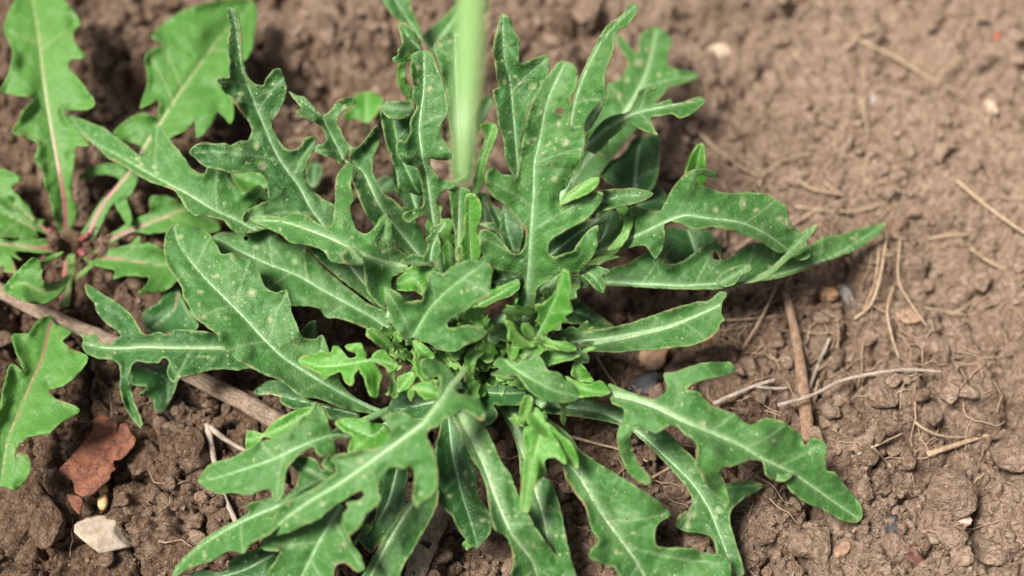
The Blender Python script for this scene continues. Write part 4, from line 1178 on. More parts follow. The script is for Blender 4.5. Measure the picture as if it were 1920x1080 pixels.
# --- right of the centre
L(H((1140, 485), (1188, 455), (1152, 430), (1185, 393), (1240, 400), (1290, 420), (1350, 375), (1400, 368), (1440, 420), (1462, 462), (1520, 478), (1580, 530), (1620, 580), (1642, 612), (1600, 640), (1500, 642), (1420, 620), (1350, 570), (1320, 530), (1280, 490), (1220, 502)), H((1185, 370), (1260, 440), (1350, 500), (1480, 570), (1635, 612)), (60, 66, 68, 66, 60), tone=0.95, mat=M_LEAF, ribw=4, ribcol=M_RIBG, grid=4)
L(H((950, 530), (1060, 545), (1150, 550), (1190, 508), (1280, 508), (1332, 550), (1342, 620), (1310, 655), (1200, 660), (1160, 655), (1178, 720), (1120, 772), (1080, 745), (1000, 660), (950, 600)), H((970, 560), (1150, 590), (1330, 590)), (44, 46, 44), tone=0.9, mat=M_DARK, ribw=3, cup=0.1)
L(E((365, 180), (420, 198), (470, 220), (540, 245), (620, 267), (670, 237), (697, 200), (675, 150), (680, 118), (740, 110), (820, 80), (900, 60), (1000, 57), (1050, 60), (1078, 92), (1050, 125), (980, 140), (900, 155), (820, 190), (798, 210), (870, 225), (900, 260), (940, 300), (1010, 325), (1080, 350), (1120, 390), (1170, 407), (1220, 380), (1270, 373), (1350, 395), (1400, 430), (1445, 465), (1458, 510), (1480, 528), (1500, 488), (1550, 493), (1586, 520), (1585, 600), (1590, 668), (1640, 680), (1680, 730), (1740, 800), (1787, 870), (1790, 930), (1762, 960), (1700, 955), (1620, 920), (1560, 880), (1480, 850), (1400, 790), (1360, 740), (1340, 725), (1280, 717), (1245, 680), (1232, 620), (1180, 605), (1100, 625), (1005, 660), (1000, 700), (1022, 760), (1046, 852), (1000, 830), (930, 770), (890, 700), (855, 640), (860, 560), (850, 500), (790, 460), (735, 410), (680, 425), (630, 457), (590, 440), (540, 430), (503, 435), (490, 480), (500, 560), (540, 640), (590, 690), (597, 737), (540, 730), (480, 680), (440, 600), (413, 520), (415, 440), (440, 390), (450, 330), (440, 310), (380, 285), (365, 230)),
  E((365, 232), (500, 260), (640, 310), (780, 382), (900, 432), (1100, 520), (1250, 610), (1400, 680), (1600, 820), (1765, 935)), (54, 58, 60, 60, 58, 52, 46, 38, 26, 16), tone=0.85, ribw=10, ribcol=M_RIBW, cup=0.2,
  bumps=[(1190, 870, -16, 45), (1350, 920, -10, 35), (1310, 690, 6, 50), (1430, 810, 4, 22), (1340, 865, 3, 20), (1335, 845, 3, 15)], spots=[(1450, 826, 4), (1317, 796, 6), (1350, 856, 3), (1278, 758, 4), (1518, 849, 4)])
L(E((1240, 660), (1260, 700), (1300, 722), (1350, 725), (1395, 700), (1412, 665), (1390, 672), (1340, 690), (1290, 672), (1250, 632)), E((1245, 650), (1310, 700), (1405, 670)), (40, 43, 42), tone=0.9, ribbed=False, cup=0.5, wave=0.5, label='rolled leaf margin with a torn brown edge')
L(E((-120, 230), (200, 248), (330, 290), (450, 330), (560, 430), (680, 438), (760, 520), (850, 610), (900, 720), (1000, 742), (1150, 724), (1226, 745), (1212, 775), (1130, 820), (1060, 880), (1043, 950), (1080, 1080), (1125, 1250), (1010, 1250), (950, 1060), (900, 1022), (800, 1012), (745, 980), (762, 920), (820, 880), (830, 815), (800, 760), (700, 640), (600, 540), (500, 450), (400, 402), (250, 372), (100, 352), (-120, 320)),
  E((-110, 280), (300, 330), (520, 440), (700, 600), (840, 740), (930, 880), (980, 1000), (1070, 1240)), (26, 28, 27, 25, 22, 20, 18, 12), tone=0.45, ribw=9, ribcol=M_RIB, cup=0.2, cap=40,
  spots=[(1292, 965, 8), (1290, 984, 6), (1347, 957, 9), (1342, 970, 7), (1360, 948, 6), (1277, 972, 5)])
for pts_, rb, hh_, tn in (
    (H((1400, 392), (1440, 360), (1520, 350), (1600, 353), (1648, 375), (1600, 402), (1500, 425), (1440, 450), (1405, 420)), H((1410, 405), (1640, 377)), (60, 64), 0.5),
    (H((1213, 178), (1262, 190), (1290, 240), (1340, 290), (1390, 322), (1350, 335), (1290, 312), (1240, 290), (1237, 230)), H((1370, 325), (1290, 270), (1225, 190)), (72, 78, 86), 0.9),
    (H((1318, 198), (1360, 205), (1390, 250), (1395, 290), (1345, 282), (1320, 240)), H((1388, 285), (1330, 208)), (78, 86), 0.8),
    (H((1425, 255), (1480, 290), (1560, 300), (1612, 320), (1617, 352), (1560, 356), (1500, 340), (1430, 312)), H((1430, 285), (1520, 318), (1612, 345)), (70, 72, 68), 0.85),
    (H((1638, 370), (1700, 330), (1733, 338), (1662, 382), (1655, 430), (1700, 490), (1717, 525), (1650, 532), (1598, 495), (1603, 430)), H((1640, 520), (1630, 440), (1700, 338)), (50, 56, 60), 0.7),
    (H((1560, 495), (1620, 520), (1680, 540), (1760, 522), (1802, 560), (1813, 590), (1760, 606), (1640, 612), (1600, 570)), H((1570, 520), (1680, 575), (1808, 590)), (56, 60, 58), 0.6),
    (H((1525, 640), (1600, 635), (1555, 680), (1567, 740), (1555, 788), (1535, 750), (1540, 690)), H((1570, 640), (1550, 700), (1555, 780)), (52, 44, 34), 0.7),
    (H((995, 380), (1060, 348), (1105, 360), (1062, 400), (1052, 460), (1047, 510), (1010, 475), (1000, 420)), H((1080, 360), (1035, 420), (1045, 500)), (56, 58, 50), 0.6),
    (H((442, 223), (490, 230), (540, 260), (590, 310), (592, 352), (550, 347), (490, 312), (450, 260)), H((585, 345), (520, 280), (450, 230)), (50, 58, 62), 0.7),
    (H((555, 390), (600, 400), (622, 440), (600, 500), (622, 560), (617, 612), (590, 624), (568, 585), (577, 520), (560, 460)), H((590, 400), (590, 500), (600, 615)), (52, 50, 46), 0.5),
    (H((678, 565), (720, 540), (760, 530), (830, 540), (872, 590), (860, 622), (820, 622), (770, 628), (738, 602), (712, 572), (703, 610), (693, 637), (675, 610)), H((690, 560), (780, 580), (865, 610)), (62, 66, 64), 0.4),
    (H((695, 280), (760, 310), (800, 350), (825, 385), (790, 412), (740, 420), (718, 355)), H((790, 400), (740, 340), (700, 290)), (58, 62, 60), 0.7),
    (H((715, 350), (740, 340), (745, 420), (790, 505), (850, 520), (800, 560), (740, 500), (712, 420)), H((830, 530), (760, 460), (730, 350)), (60, 62, 66), 0.6),
    (H((620, 500), (660, 480), (700, 470), (710, 520), (670, 570), (620, 590), (610, 560)), H((690, 490), (620, 580)), (56, 50), 0.5),
    (H((470, 380), (510, 352), (560, 380), (600, 430), (640, 440), (600, 470), (560, 470), (545, 430), (500, 420)), H((610, 450), (490, 385)), (58, 60), 0.8),
    (H((1235, 310), (1260, 330), (1300, 330), (1290, 380), (1260, 410), (1235, 380)), H((1250, 400), (1270, 330)), (64, 70), 0.9),
    (H((1330, 320), (1400, 300), (1440, 330), (1420, 370), (1360, 380), (1320, 400), (1310, 360)), H((1330, 380), (1420, 325)), (66, 70), 0.6),
    (F((80, 740), (150, 715), (205, 790), (150, 810), (85, 805)), F((90, 770), (195, 790)), (50, 48), 0.6)):
    L(pts_, rb, hh_, mat=M_YOUNG, tone=tn, ribbed=False, grid=3.6, wave=1.6, serr=1.3, cup=0.3, veins=False)
L(H((600, 600), (700, 560), (830, 620), (830, 690), (760, 740), (640, 730), (560, 700)), H((820, 640), (600, 690)), (38, 30), mat=M_DARK, tone=0.7, ribw=4)
L(C((470, 42), (560, -20), (700, 0), (760, 80), (900, 120), (1050, 150), (1060, 190), (1000, 200), (900, 205), (850, 140), (700, 140), (620, 105), (600, 60), (500, 60)), C((1050, 170), (800, 110), (500, 40)), (26, 22, 16), mat=M_DARK, tone=0.7, ribw=4)
L(B((1395, 610), (1430, 560), (1475, 543), (1480, 600), (1485, 650), (1430, 650)), B((1460, 640), (1465, 550)), (22, 30), mat=M_DARK, tone=0.9, ribbed=False)
# --- the many small leaves packed in the heart of the rosette
rr = np.random.default_rng(77)
for k in range(95):
    cx, cy = [(770, 640), (890, 640), (1010, 600), (880, 700), (830, 600), (950, 690)][k % 6]
    cx += rr.uniform(-38, 38)
    cy += rr.uniform(-28, 28)
    an = rr.uniform(0, 2 * math.pi)
    ln = rr.uniform(30, 68)
    wd = rr.uniform(7, 14)
    ux, uy = math.cos(an), math.sin(an)
    o_ = []
    n_ = 7
    for side in (1, -1):
        rng_ = range(n_) if side == 1 else range(n_ - 1, -1, -1)
        for q in rng_:
            t = q / (n_ - 1)
            w_ = wd * (0.35 + math.sin(math.pi * min(1, t * 0.9 + 0.08)) * 0.8) * (1.25 if q % 2 else 0.75)
            if q == n_ - 1:
                w_ = 1.5
            o_.append((cx + ux * ln * t - uy * w_ * side, cy + uy * ln * t + ux * w_ * side))
    h0 = rr.uniform(18, 46)
    L(o_, [(cx, cy), (cx + ux * ln * .5, cy + uy * ln * .5), (cx + ux * ln * .95, cy + uy * ln * .95)], (h0, h0 + 8, h0 + rr.uniform(6, 16)), mat=M_YOUNG if k % 4 else M_LEAF, tone=rr.uniform(0.3, 0.95), ribbed=False, grid=4.5, veins=False, serr=1.2, cup=0.5)


# --- frilly bright young leaves of the heart
for k in range(44):
    cx, cy = [(775, 650), (765, 690), (800, 625), (880, 640), (985, 600), (1015, 625), (955, 645), (850, 610), (820, 690), (995, 770), (900, 600)][k % 11]
    cx += rr.uniform(-14, 14)
    cy += rr.uniform(-12, 12)
    an = rr.uniform(0, 2 * math.pi)
    ln = rr.uniform(30, 58)
    wd = rr.uniform(8, 14)
    ux, uy = math.cos(an), math.sin(an)
    bend = rr.uniform(-0.5, 0.5)
    o_ = []
    n_ = 9
    for side in (1, -1):
        for q in (range(n_) if side == 1 else range(n_ - 1, -1, -1)):
            t = q / (n_ - 1)
            w_ = wd * (0.22 + 0.9 * math.sin(math.pi * min(1, t * 0.88 + 0.04))) * (1.3 if (q + (side > 0)) % 2 else 0.55) * rr.uniform(0.85, 1.15)
            if q == n_ - 1:
                w_ = 2.5
            o_.append((cx + (ux - bend * t * uy) * ln * t - uy * w_ * side, cy + (uy + bend * t * ux) * ln * t + ux * w_ * side))
    h0 = rr.uniform(34, 50)
    L(o_, [(cx + (ux - bend * t * uy) * ln * t, cy + (uy + bend * t * ux) * ln * t) for t in (0, 0.33, 0.66, 0.96)], (h0 - 12, h0, h0 + 6, h0 + rr.uniform(-2, 9)), mat=M_YOUNG, tone=rr.uniform(0.5, 1.0),
      ribbed=False, grid=4, serr=1.4, cup=0.5, wave=2.5, rim=2.0, veins=False)

# --- half-grown lobed leaves standing behind them, in the thick of the plant
for k in range(30):
    cx = rr.uniform(760, 1060)
    cy = rr.uniform(440, 640)
    an = math.atan2(cy - 650, (cx - 890) * 1.1) + rr.uniform(-0.5, 0.5)
    ln = rr.uniform(70, 120)
    wd = rr.uniform(13, 24)
    ux, uy = math.cos(an), math.sin(an)
    bend = rr.uniform(-0.35, 0.35)
    o_ = []
    n_ = 11
    for side in (1, -1):
        for q in (range(n_) if side == 1 else range(n_ - 1, -1, -1)):
            t = q / (n_ - 1)
            w_ = wd * (0.25 + 0.85 * math.sin(math.pi * min(1, t * 0.92 + 0.06))) * rr.uniform(0.45, 1.35)
            if q == n_ - 1:
                w_ = 2
            fx, fy = ux - bend * t * uy, uy + bend * t * ux
            o_.append((cx + fx * ln * t - uy * w_ * side + rr.uniform(-2, 2), cy + fy * ln * t + ux * w_ * side + rr.uniform(-2, 2)))
    h0 = rr.uniform(14, 30)
    rb_ = [(cx + (ux - bend * t * uy) * ln * t, cy + (uy + bend * t * ux) * ln * t) for t in (0, 0.33, 0.66, 0.96)]
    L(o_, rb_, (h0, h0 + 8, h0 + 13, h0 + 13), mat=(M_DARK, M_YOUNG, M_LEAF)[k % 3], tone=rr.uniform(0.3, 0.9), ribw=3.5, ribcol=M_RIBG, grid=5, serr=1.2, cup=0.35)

# leaf stalks: every outer leaf is carried by a stalk that runs into the crown
def tube(path, rad, seg=10, flat=1.0, seed=0, rough=0.0, fork=None, caps=True):
    P = np.asarray(path, float)
    n = len(P)
    T = np.gradient(P, axis=0)
    T /= np.linalg.norm(T, axis=1)[:, None] + 1e-12
    up = np.array([0, 0, 1.0])
    S = np.cross(T, up)
    bad = np.linalg.norm(S, axis=1) < 1e-3
    S[bad] = np.array([1.0, 0, 0])
    S /= np.linalg.norm(S, axis=1)[:, None]
    U = np.cross(S, T)
    rad = np.broadcast_to(np.asarray(rad, float), (n,))
    an = np.linspace(0, 2 * math.pi, seg, endpoint=False)
    V = []
    for i in range(n):
        rr_ = rad[i] * (1 + rough * (fbm(np.cos(an) * 1.5 + i * 0.35, np.sin(an) * 1.5 + i * 0.11, seed + 5, 2) + 0.5 * fbm(an * 0 + i * 0.5, an * 0, seed, 2)))
        V.append(P[i] + S[i] * (np.cos(an) * rr_)[:, None] + U[i] * (np.sin(an) * rr_ * flat)[:, None])
    V = np.concatenate(V)
    Fc = []
    for i in range(n - 1):
        for j in range(seg):
            a, b2 = i * seg + j, i * seg + (j + 1) % seg
            Fc.append((a, b2, b2 + seg, a + seg))
    if caps:
        Fc.append(tuple(range(seg))[::-1])
        Fc.append(tuple(range((n - 1) * seg, n * seg)))
    ln = np.concatenate([[0], np.cumsum(np.linalg.norm(np.diff(P, axis=0), axis=1))]) * 100
    along = np.stack([np.tile(np.abs(an / math.pi - 1), n), np.repeat(ln, seg), np.zeros(n * seg)], 1)
    return V, Fc, along


def smooth3(P, k=6):
    P = [np.asarray(p, float) for p in P]
    out = []
    for i in range(len(P) - 1):
        p1, p2 = P[i], P[i + 1]
        p0 = P[i - 1] if i > 0 else 2 * p1 - p2
        p3 = P[i + 2] if i + 2 < len(P) else 2 * p2 - p1
        for q in range(k):
            t = q / k
            out.append(0.5 * ((2 * p1) + (-p0 + p2) * t + (2 * p0 - 5 * p1 + 4 * p2 - p3) * t * t + (-p0 + 3 * p1 - 3 * p2 + p3) * t ** 3))
    out.append(P[-1])
    return np.array(out)


M_STALK = rib_mat('stalk_green', (0.13, 0.28, 0.09), (0.24, 0.38, 0.18), (0.20, 0.32, 0.12))
for (x0, y0, h0, w0) in ((780, 782, 22, 6), (760, 640, 26, 6), (725, 586, 30, 6), (800, 520, 35, 5), (940, 760, 24, 6), (975, 615, 35, 6), (1060, 640, 26, 6), (1100, 480, 42, 5), (815, 440, 50, 5),
                         (976, 380, 50, 5), (1050, 560, 30, 5), (720, 800, 44, 4), (850, 790, 36, 5), (1020, 760, 40, 5), (1140, 735, 52, 5), (700, 600, 24, 5), (610, 820, 44, 4), (1065, 340, 45, 5)):
    q0 = W1(x0, y0, h0 * MM)
    q1 = np.array(crown) + np.array([rr.uniform(-.012, .012), rr.uniform(-.008, .008), 0.004])
    mid = (q0 + q1) / 2 + np.array([0, 0, -0.004])
    V, Fc, al = tube(smooth3([q0, mid, q1], 6), np.linspace(w0 * 0.42, w0 * 0.6, 13) * MM, 8, 0.75)
    mesh_obj('leaf_stalk', V, Fc, M_STALK, ros, {'along': ('FLOAT_VECTOR', al)})
V, F3 = lumpy(3, 900, 0.2, 0)
mesh_obj('root_crown', V * np.array([0.013, 0.010, 0.010]) + np.array(crown) + np.array([0, 0, 0.004]), F3, M_STALK, ros)

# ------------------------------------------------------------------ grains of soil splashed on the low leaves
Vs, Fs, off = [], [], 0
for rib_, hs_, n_, sd_ in ((D((1130, 400), (1230, 520), (1320, 680), (1430, 840), (1530, 980), (1620, 1140)), (44, 42, 38, 34, 28, 18), 60, 7),
                           (E((365, 232), (640, 310), (900, 432), (1250, 610), (1600, 820)), (54, 60, 58, 46, 26), 40, 5),
                           (D((560, 200), (690, 450), (760, 650), (845, 845)), (46, 45, 42, 38), 26, 6),
                           (E((700, 600), (840, 740), (930, 880), (1070, 1240)), (22, 20, 18, 12), 50, 14)):
    for _k in range(n_):
        t_ = rr.uniform(0, len(rib_) - 1.001)
        q_ = int(t_)
        f_r = t_ - q_
        x_ = rib_[q_][0] * (1 - f_r) + rib_[q_ + 1][0] * f_r + rr.normal() * sd_
        y_ = rib_[q_][1] * (1 - f_r) + rib_[q_ + 1][1] * f_r + rr.normal() * sd_
        z_ = hs_[q_] * (1 - f_r) + hs_[q_ + 1] * f_r + 0.35
        v_, fc_ = sml_var[_k % 20]
        s_z = rr.uniform(0.15, 0.42) * MM
        Vs.append(v_ @ rand_rot(rr).T * s_z + W1(x_, y_, z_ * MM))
        Fs.append(fc_ + off)
        off += len(v_)
GR = np.concatenate(Vs)
grit = mesh_obj('soil_grit', GR, np.concatenate(Fs), M_SOIL, attrs={'dry': ('FLOAT', np.full(len(GR), 1.0))})
tag(grit, 'tiny grains of soil splashed on the low leaves', kind='stuff')

# ------------------------------------------------------------------ tall pale stem rising towards the lens
path = smooth3([(-0.038, 0.345, -0.004), (-0.036, 0.300, 0.14), (-0.031, 0.215, 0.250), (-0.026, 0.100, 0.282), W1(893, -250, 0.270), W1(887, -80, 0.266), W1(882, 60, 0.266), W1(874, 210, 0.262), W1(866, 350, 0.250)], 7)
tt = np.linspace(0, 1, len(path))
hw = np.interp(tt, [0, .2, .5, .75, .9, .97, 1], [1.6, 3.2, 4.4, 4.1, 3.2, 2.3, 0.8]) * MM
T = np.gradient(path, axis=0)
T /= np.linalg.norm(T, axis=1)[:, None]
rows = []
for u in (-1, -0.6, -0.12, 0, 0.12, 0.6, 1):
    fold = np.cross(np.array([1.0, 0, 0]), T)
    rows.append(path + np.array([1.0, 0, 0])[None] * (hw * u)[:, None] + fold * (hw * (0.16 * abs(u) - (0.10 if abs(u) < 0.13 else 0)))[:, None])
GVv = np.stack(rows, 1).reshape(-1, 3)
gf = np.array([(i * 7 + j, i * 7 + j + 1, i * 7 + j + 8, i * 7 + j + 7) for i in range(len(path) - 1) for j in range(6)])
m, nt, out = new_mat('grass_blade_green')
b = NB(nt)
geo = b.n('ShaderNodeTexCoord').outputs['Object']
mp = b.n('ShaderNodeMapping')
b.l(geo, mp.inputs['Vector'])
mp.inputs['Scale'].default_value = (2600, 60, 60)
nf = b.noise(mp.outputs[0], 1.0, 3)
col = b.mix(nf, (0.21, 0.37, 0.12), (0.29, 0.45, 0.17))
p = b.n('ShaderNodeBsdfPrincipled')
b.l(col, p.inputs['Base Color'])
p.inputs['Roughness'].default_value = 0.4
b.l(b.bump(nf, 0.0002, 0.6), p.inputs['Normal'])
t = b.n('ShaderNodeBsdfTranslucent')
b.l(b.mix(0.5, col, (0.50, 0.78, 0.22)), t.inputs['Color'])
ms = b.n('ShaderNodeMixShader')
ms.inputs[0].default_value = 0.35
b.l(p.outputs[0], ms.inputs[1])
b.l(t.outputs[0], ms.inputs[2])
b.l(ms.outputs[0], out.inputs['Surface'])
blade = mesh_obj('grass_blade', GVv, gf, m, origin=path[0])
md = blade.modifiers.new('thickness', 'SOLIDIFY')
md.thickness = 0.0004
tag(blade, 'pale green blade of grass hanging in from above, badly out of focus near the lens', 'grass blade')
L(G((488, 170), (545, 150), (605, 175), (600, 260), (575, 360), (560, 470), (560, 560), (525, 560), (520, 430), (500, 300)), G((545, 550), (545, 350), (548, 175)), (38, 52, 66), tone=0.95, ribw=9, ribcol=M_RIBW)

# ------------------------------------------------------------------ dandelion at the left
dc = W1(135, 455, 0.002)
dan = empty('dandelion_plant', dc, label='dandelion at the left with toothed bright green leaves on reddish ribs', cat='plant')


def LD(outline, rib, h, **k):
    k.setdefault('mat', M_DAND)
    k.setdefault('ribcol', M_RIBP)
    k.setdefault('serr', 0.8)
    if 'ribw' in k:
        k['ribw'] *= 0.68
    k.setdefault('grid', 6)
    k.setdefault('wave', 3.4)
    k.setdefault('rim', 2.0)
    return make_leaf(dan, outline, rib, h, **k)


LD(a_((150, -80), (300, -70), (345, 0), (370, 30), (410, 80), (430, 130), (400, 175), (410, 230), (458, 292), (440, 315), (380, 325), (375, 370), (420, 420), (470, 490), (512, 558), (470, 592), (350, 600), (380, 650), (440, 720), (478, 785), (410, 790), (400, 850), (390, 950), (390, 1080)) + e_((415, 100), (400, 200), (350, 250), (310, 220), (280, 120), (262, 40)) + a_((240, 1000), (230, 920), (187, 860), (205, 775), (130, 740), (66, 712), (100, 650), (130, 590), (190, 530), (110, 517), (10, 492), (40, 410), (60, 340), (70, 290), (50, 220), (22, 170), (40, 80), (80, 0)),
   e_((355, 240), (345, 60)) + a_((325, 950), (280, 700), (240, 450), (210, 200), (165, -70)), (10, 26, 34, 42, 48, 50, 46), tone=0.9, ribw=11)
LD(a_((1372, 5), (1387, 80), (1360, 260), (1310, 340), (1235, 420), (1250, 520), (1262, 600), (1240, 668), (1180, 600), (1150, 660), (1068, 745), (1050, 655), (1010, 700), (920, 742), (870, 790), (800, 830), (765, 900), (740, 980), (700, 1060)) + e_((680, 60), (712, 170), (690, 215), (640, 130), (610, 90), (560, 180), (500, 285), (440, 255), (500, 150), (560, 60)) + a_((600, 1050), (640, 975), (600, 947), (520, 945), (425, 972), (470, 920), (560, 880), (650, 882), (700, 925), (755, 850), (752, 790), (680, 762), (615, 745), (615, 705), (700, 640), (770, 613), (845, 632), (860, 590), (850, 540), (755, 585), (790, 480), (800, 420), (783, 310), (830, 262), (882, 242), (818, 198), (880, 130), (980, 60), (1100, 20), (1250, -5)),
   e_((465, 275), (560, 90)) + a_((700, 930), (800, 760), (870, 660), (960, 520), (1080, 350), (1190, 200), (1360, 20)), (10, 18, 26, 34, 38, 40, 40, 36, 30), tone=0.55, ribw=9, ribcol=M_RIBP, bumps=[(350, 60, 3, 40), (420, 180, -4, 50)])
LD(e_((450, 375), (540, 335), (620, 330), (690, 312), (752, 268), (760, 312), (805, 298), (870, 340), (930, 380), (970, 450), (945, 520), (880, 562), (745, 573), (790, 530), (803, 488), (680, 480), (608, 503), (622, 450), (530, 430), (470, 405)), e_((455, 370), (600, 385), (750, 405), (950, 440)), (9, 14, 16, 14), tone=0.3, ribw=8, ribcol=M_RIBR)
LD(e_((500, 310), (620, 240), (750, 162), (808, 140), (812, 58), (900, 48), (980, 90), (1020, 110), (1150, 165), (1190, 230), (1100, 255), (900, 243), (800, 255), (700, 243), (620, 295), (520, 330)), e_((510, 312), (700, 238), (900, 160), (1020, 122), (1150, 190)), (9, 14, 18, 18, 16), tone=0.35, ribw=11, ribcol=M_RIBR)
LD(e_((-40, 60), (60, 50), (150, 100), (190, 170), (243, 185), (205, 240), (210, 280), (80, 272), (-40, 250)), e_((260, 270), (120, 190), (-30, 120)), (10, 16, 18), tone=0.5, ribw=6)
LD(e_((-40, -90), (40, -87), (118, -45), (60, 0), (100, 50), (200, 180), (275, 260), (180, 220), (90, 130), (-40, 60)), e_((290, 270), (100, 110), (-30, 0)), (10, 20, 22), tone=0.9, ribw=8)
LD(e_((-40, 288), (100, 283), (300, 290), (312, 340), (250, 358), (90, 347), (120, 400), (60, 375), (85, 462), (-40, 430)), e_((300, 335), (150, 325), (-35, 303)), (10, 14, 16), tone=0.8, ribw=11, ribcol=M_RIBR)
LD(e_((17, 550), (60, 490), (130, 420), (180, 383), (228, 402), (280, 365), (345, 353), (300, 385), (240, 430), (228, 500), (280, 525), (340, 490), (385, 465), (345, 550), (280, 612), (200, 633), (120, 612), (50, 582)), e_((370, 480), (250, 570), (120, 520), (60, 540)), (20, 34, 38, 34), tone=0.6, ribbed=False, cup=0.6, label='young bright green leaf rolled up like a spoon')
LD(e_((210, 720), (270, 695), (300, 740), (392, 778), (335, 830), (380, 870), (475, 918), (430, 1000), (350, 1070), (280, 1090)) + p_((262, 75), (300, 120), (432, 182), (330, 250), (260, 310), (160, 325), (112, 370), (80, 430), (105, 412), (150, 428), (167, 490), (140, 560), (90, 612), (30, 602), (-40, 580), (-40, 330), (0, 160), (20, 60)) + e_((25, 1065), (62, 955), (135, 1005), (90, 900), (66, 798), (150, 790), (185, 750)),
   e_((330, 600), (275, 730), (230, 920), (170, 1060)) + p_((100, 200), (40, 350), (20, 480), (5, 590)), (9, 20, 26, 28, 30, 30, 28, 24), tone=0.7, ribw=7, ribcol=M_RIBR)
LD(e_((365, 375), (405, 368), (402, 450), (385, 550), (372, 640), (318, 645), (350, 560), (368, 490)), e_((385, 375), (385, 500), (345, 640)), (12, 16, 12), tone=0.9, ribbed=False)
LD(e_((400, 495), (430, 460), (500, 408), (505, 425), (450, 480), (405, 510)), e_((405, 500), (500, 415)), (14, 14), tone=1.0, ribbed=False)
LD(e_((765, 690), (860, 620), (900, 555), (960, 540), (1000, 640), (1070, 745), (1000, 795), (820, 795)), e_((960, 560), (940, 660), (820, 770)), (12, 14, 10), mat=M_DARK, tone=1.0, ribw=5)
LD(e_((710, 945), (850, 955), (960, 1040)) + p_((950, 50), (930, 110), (880, 195), (832, 175), (822, 122), (755, 102), (792, 60), (712, 40)), e_((720, 960), (900, 1040)) + p_((900, 150),), (10, 12, 8), mat=M_DARK, tone=0.8, ribw=4)
LD(A((1000, 432), (1080, 420), (1160, 430), (1215, 500), (1150, 545), (1070, 545), (1025, 505)), A((1010, 440), (1200, 520)), (20, 20), mat=M_YOUNG, tone=0.1, ribw=3)
for (x0, y0, h0, x1, y1) in ((125, 415, 14, 132, 452), (165, 440, 14, 140, 456), (158, 478, 10, 140, 460), (100, 462, 12, 128, 456), (178, 455, 10, 142, 458), (90, 430, 12, 125, 452), (115, 580, 8, 130, 470)):
    q0 = W1(x0, y0, h0 * MM)
    q1 = W1(x1, y1, 4 * MM)
    V, Fc, al = tube(smooth3([q0, (q0 + q1) / 2, q1], 5), np.linspace(1.5, 2.3, 11) * MM, 8, 0.7)
    mesh_obj('leaf_stalk', V, Fc, M_RIBR, dan, {'along': ('FLOAT_VECTOR', al)})
V, F3 = lumpy(3, 901, 0.25, 0)
mesh_obj('root_crown', V * np.array([0.008, 0.007, 0.006]) + np.array(dc) + np.array([0, 0, 0.002]), F3, plain_mat('crown_brown', (0.05, 0.03, 0.02), (0.14, 0.10, 0.05), 500), dan)


# ------------------------------------------------------------------ seedlings
def seedling(label, base, outl, rb, h, tone, mat):
    bp = W1(base[0], base[1], 0.0)
    e = empty('seedling', bp, label=label, cat='seedling', group='weed seedlings around the rosette')
    lf = make_leaf(e, outl, rb, h, mat=mat, tone=tone, ribbed=False, grid=5, veins=False)
    q0 = W1(rb[0][0], rb[0][1], h[0] * MM)
    V, Fc, al = tube(smooth3([q0, (q0 + bp) / 2 + np.array([0.001, 0, 0]), bp], 5), 0.0007, 7)
    mesh_obj('stalk', V, Fc, M_STALK, e, {'along': ('FLOAT_VECTOR', al)})


seedling('round-leaved seedling on a thin stalk between the ragged leaf and the tall stem', (687, 262), b_((845, 625), (900, 575), (908, 515), (980, 493), (1035, 510), (1062, 542), (1035, 600), (985, 662), (950, 655), (900, 640), (870, 655)), b_((968, 655), (970, 560), (970, 505)), (24, 26, 24), 0.6, M_YOUNG)
seedling('dark low seedling half hidden right of the folded-tip leaf', (598, 372), b_((650, 900), (690, 870), (730, 900), (725, 960), (690, 1010), (650, 985)), b_((680, 1000), (690, 890)), (14, 16), 0.5, M_DARK)
seedling('dim bluish seedling left of the curled narrow leaf in the middle', (725, 365), b_((1030, 970), (1080, 950), (1140, 980), (1130, 1025), (1070, 1035), (1030, 1005)), b_((1050, 1020), (1120, 970)), (12, 14), 0.9, M_DARK)
seedling('tiny green seedling tip under the dark spatulate leaf at the bottom', (876, 1030), C((1640, 905), (1660, 880), (1690, 885), (1700, 915), (1665, 930)), C((1665, 925), (1675, 885)), (10, 13), 0.7, M_YOUNG)

# ------------------------------------------------------------------ sticks, twigs, straw
M_BARK = plain_mat('old_stick', (0.16, 0.11, 0.075), (0.30, 0.22, 0.155), 260, 0.8, 0.0006, (0.36, 0.28, 0.21), (0.08, 0.05, 0.035))
M_BARKP = plain_mat('pale_stick_black_patches', (0.24, 0.17, 0.11), (0.42, 0.33, 0.24), 240, 0.75, 0.0006, (0.50, 0.42, 0.33), (0.10, 0.07, 0.05), spotc=(0.015, 0.012, 0.012), spots=0.60)
M_BARKO = plain_mat('orange_brown_stick', (0.17, 0.095, 0.055), (0.31, 0.195, 0.125), 260, 0.75, 0.0006, (0.40, 0.28, 0.20), (0.09, 0.05, 0.03))
M_TWIG = plain_mat('grey_twig', (0.27, 0.21, 0.16), (0.44, 0.37, 0.30), 500, 0.8, 0.0003, (0.52, 0.45, 0.38), (0.16, 0.11, 0.08))
M_STRAW = plain_mat('straw', (0.30, 0.21, 0.13), (0.47, 0.36, 0.24), 500, 0.7, 0.0002, None, (0.24, 0.16, 0.10))
M_ROOT = plain_mat('rootlet', (0.24, 0.16, 0.10), (0.39, 0.285, 0.19), 500, 0.75, 0.0002)


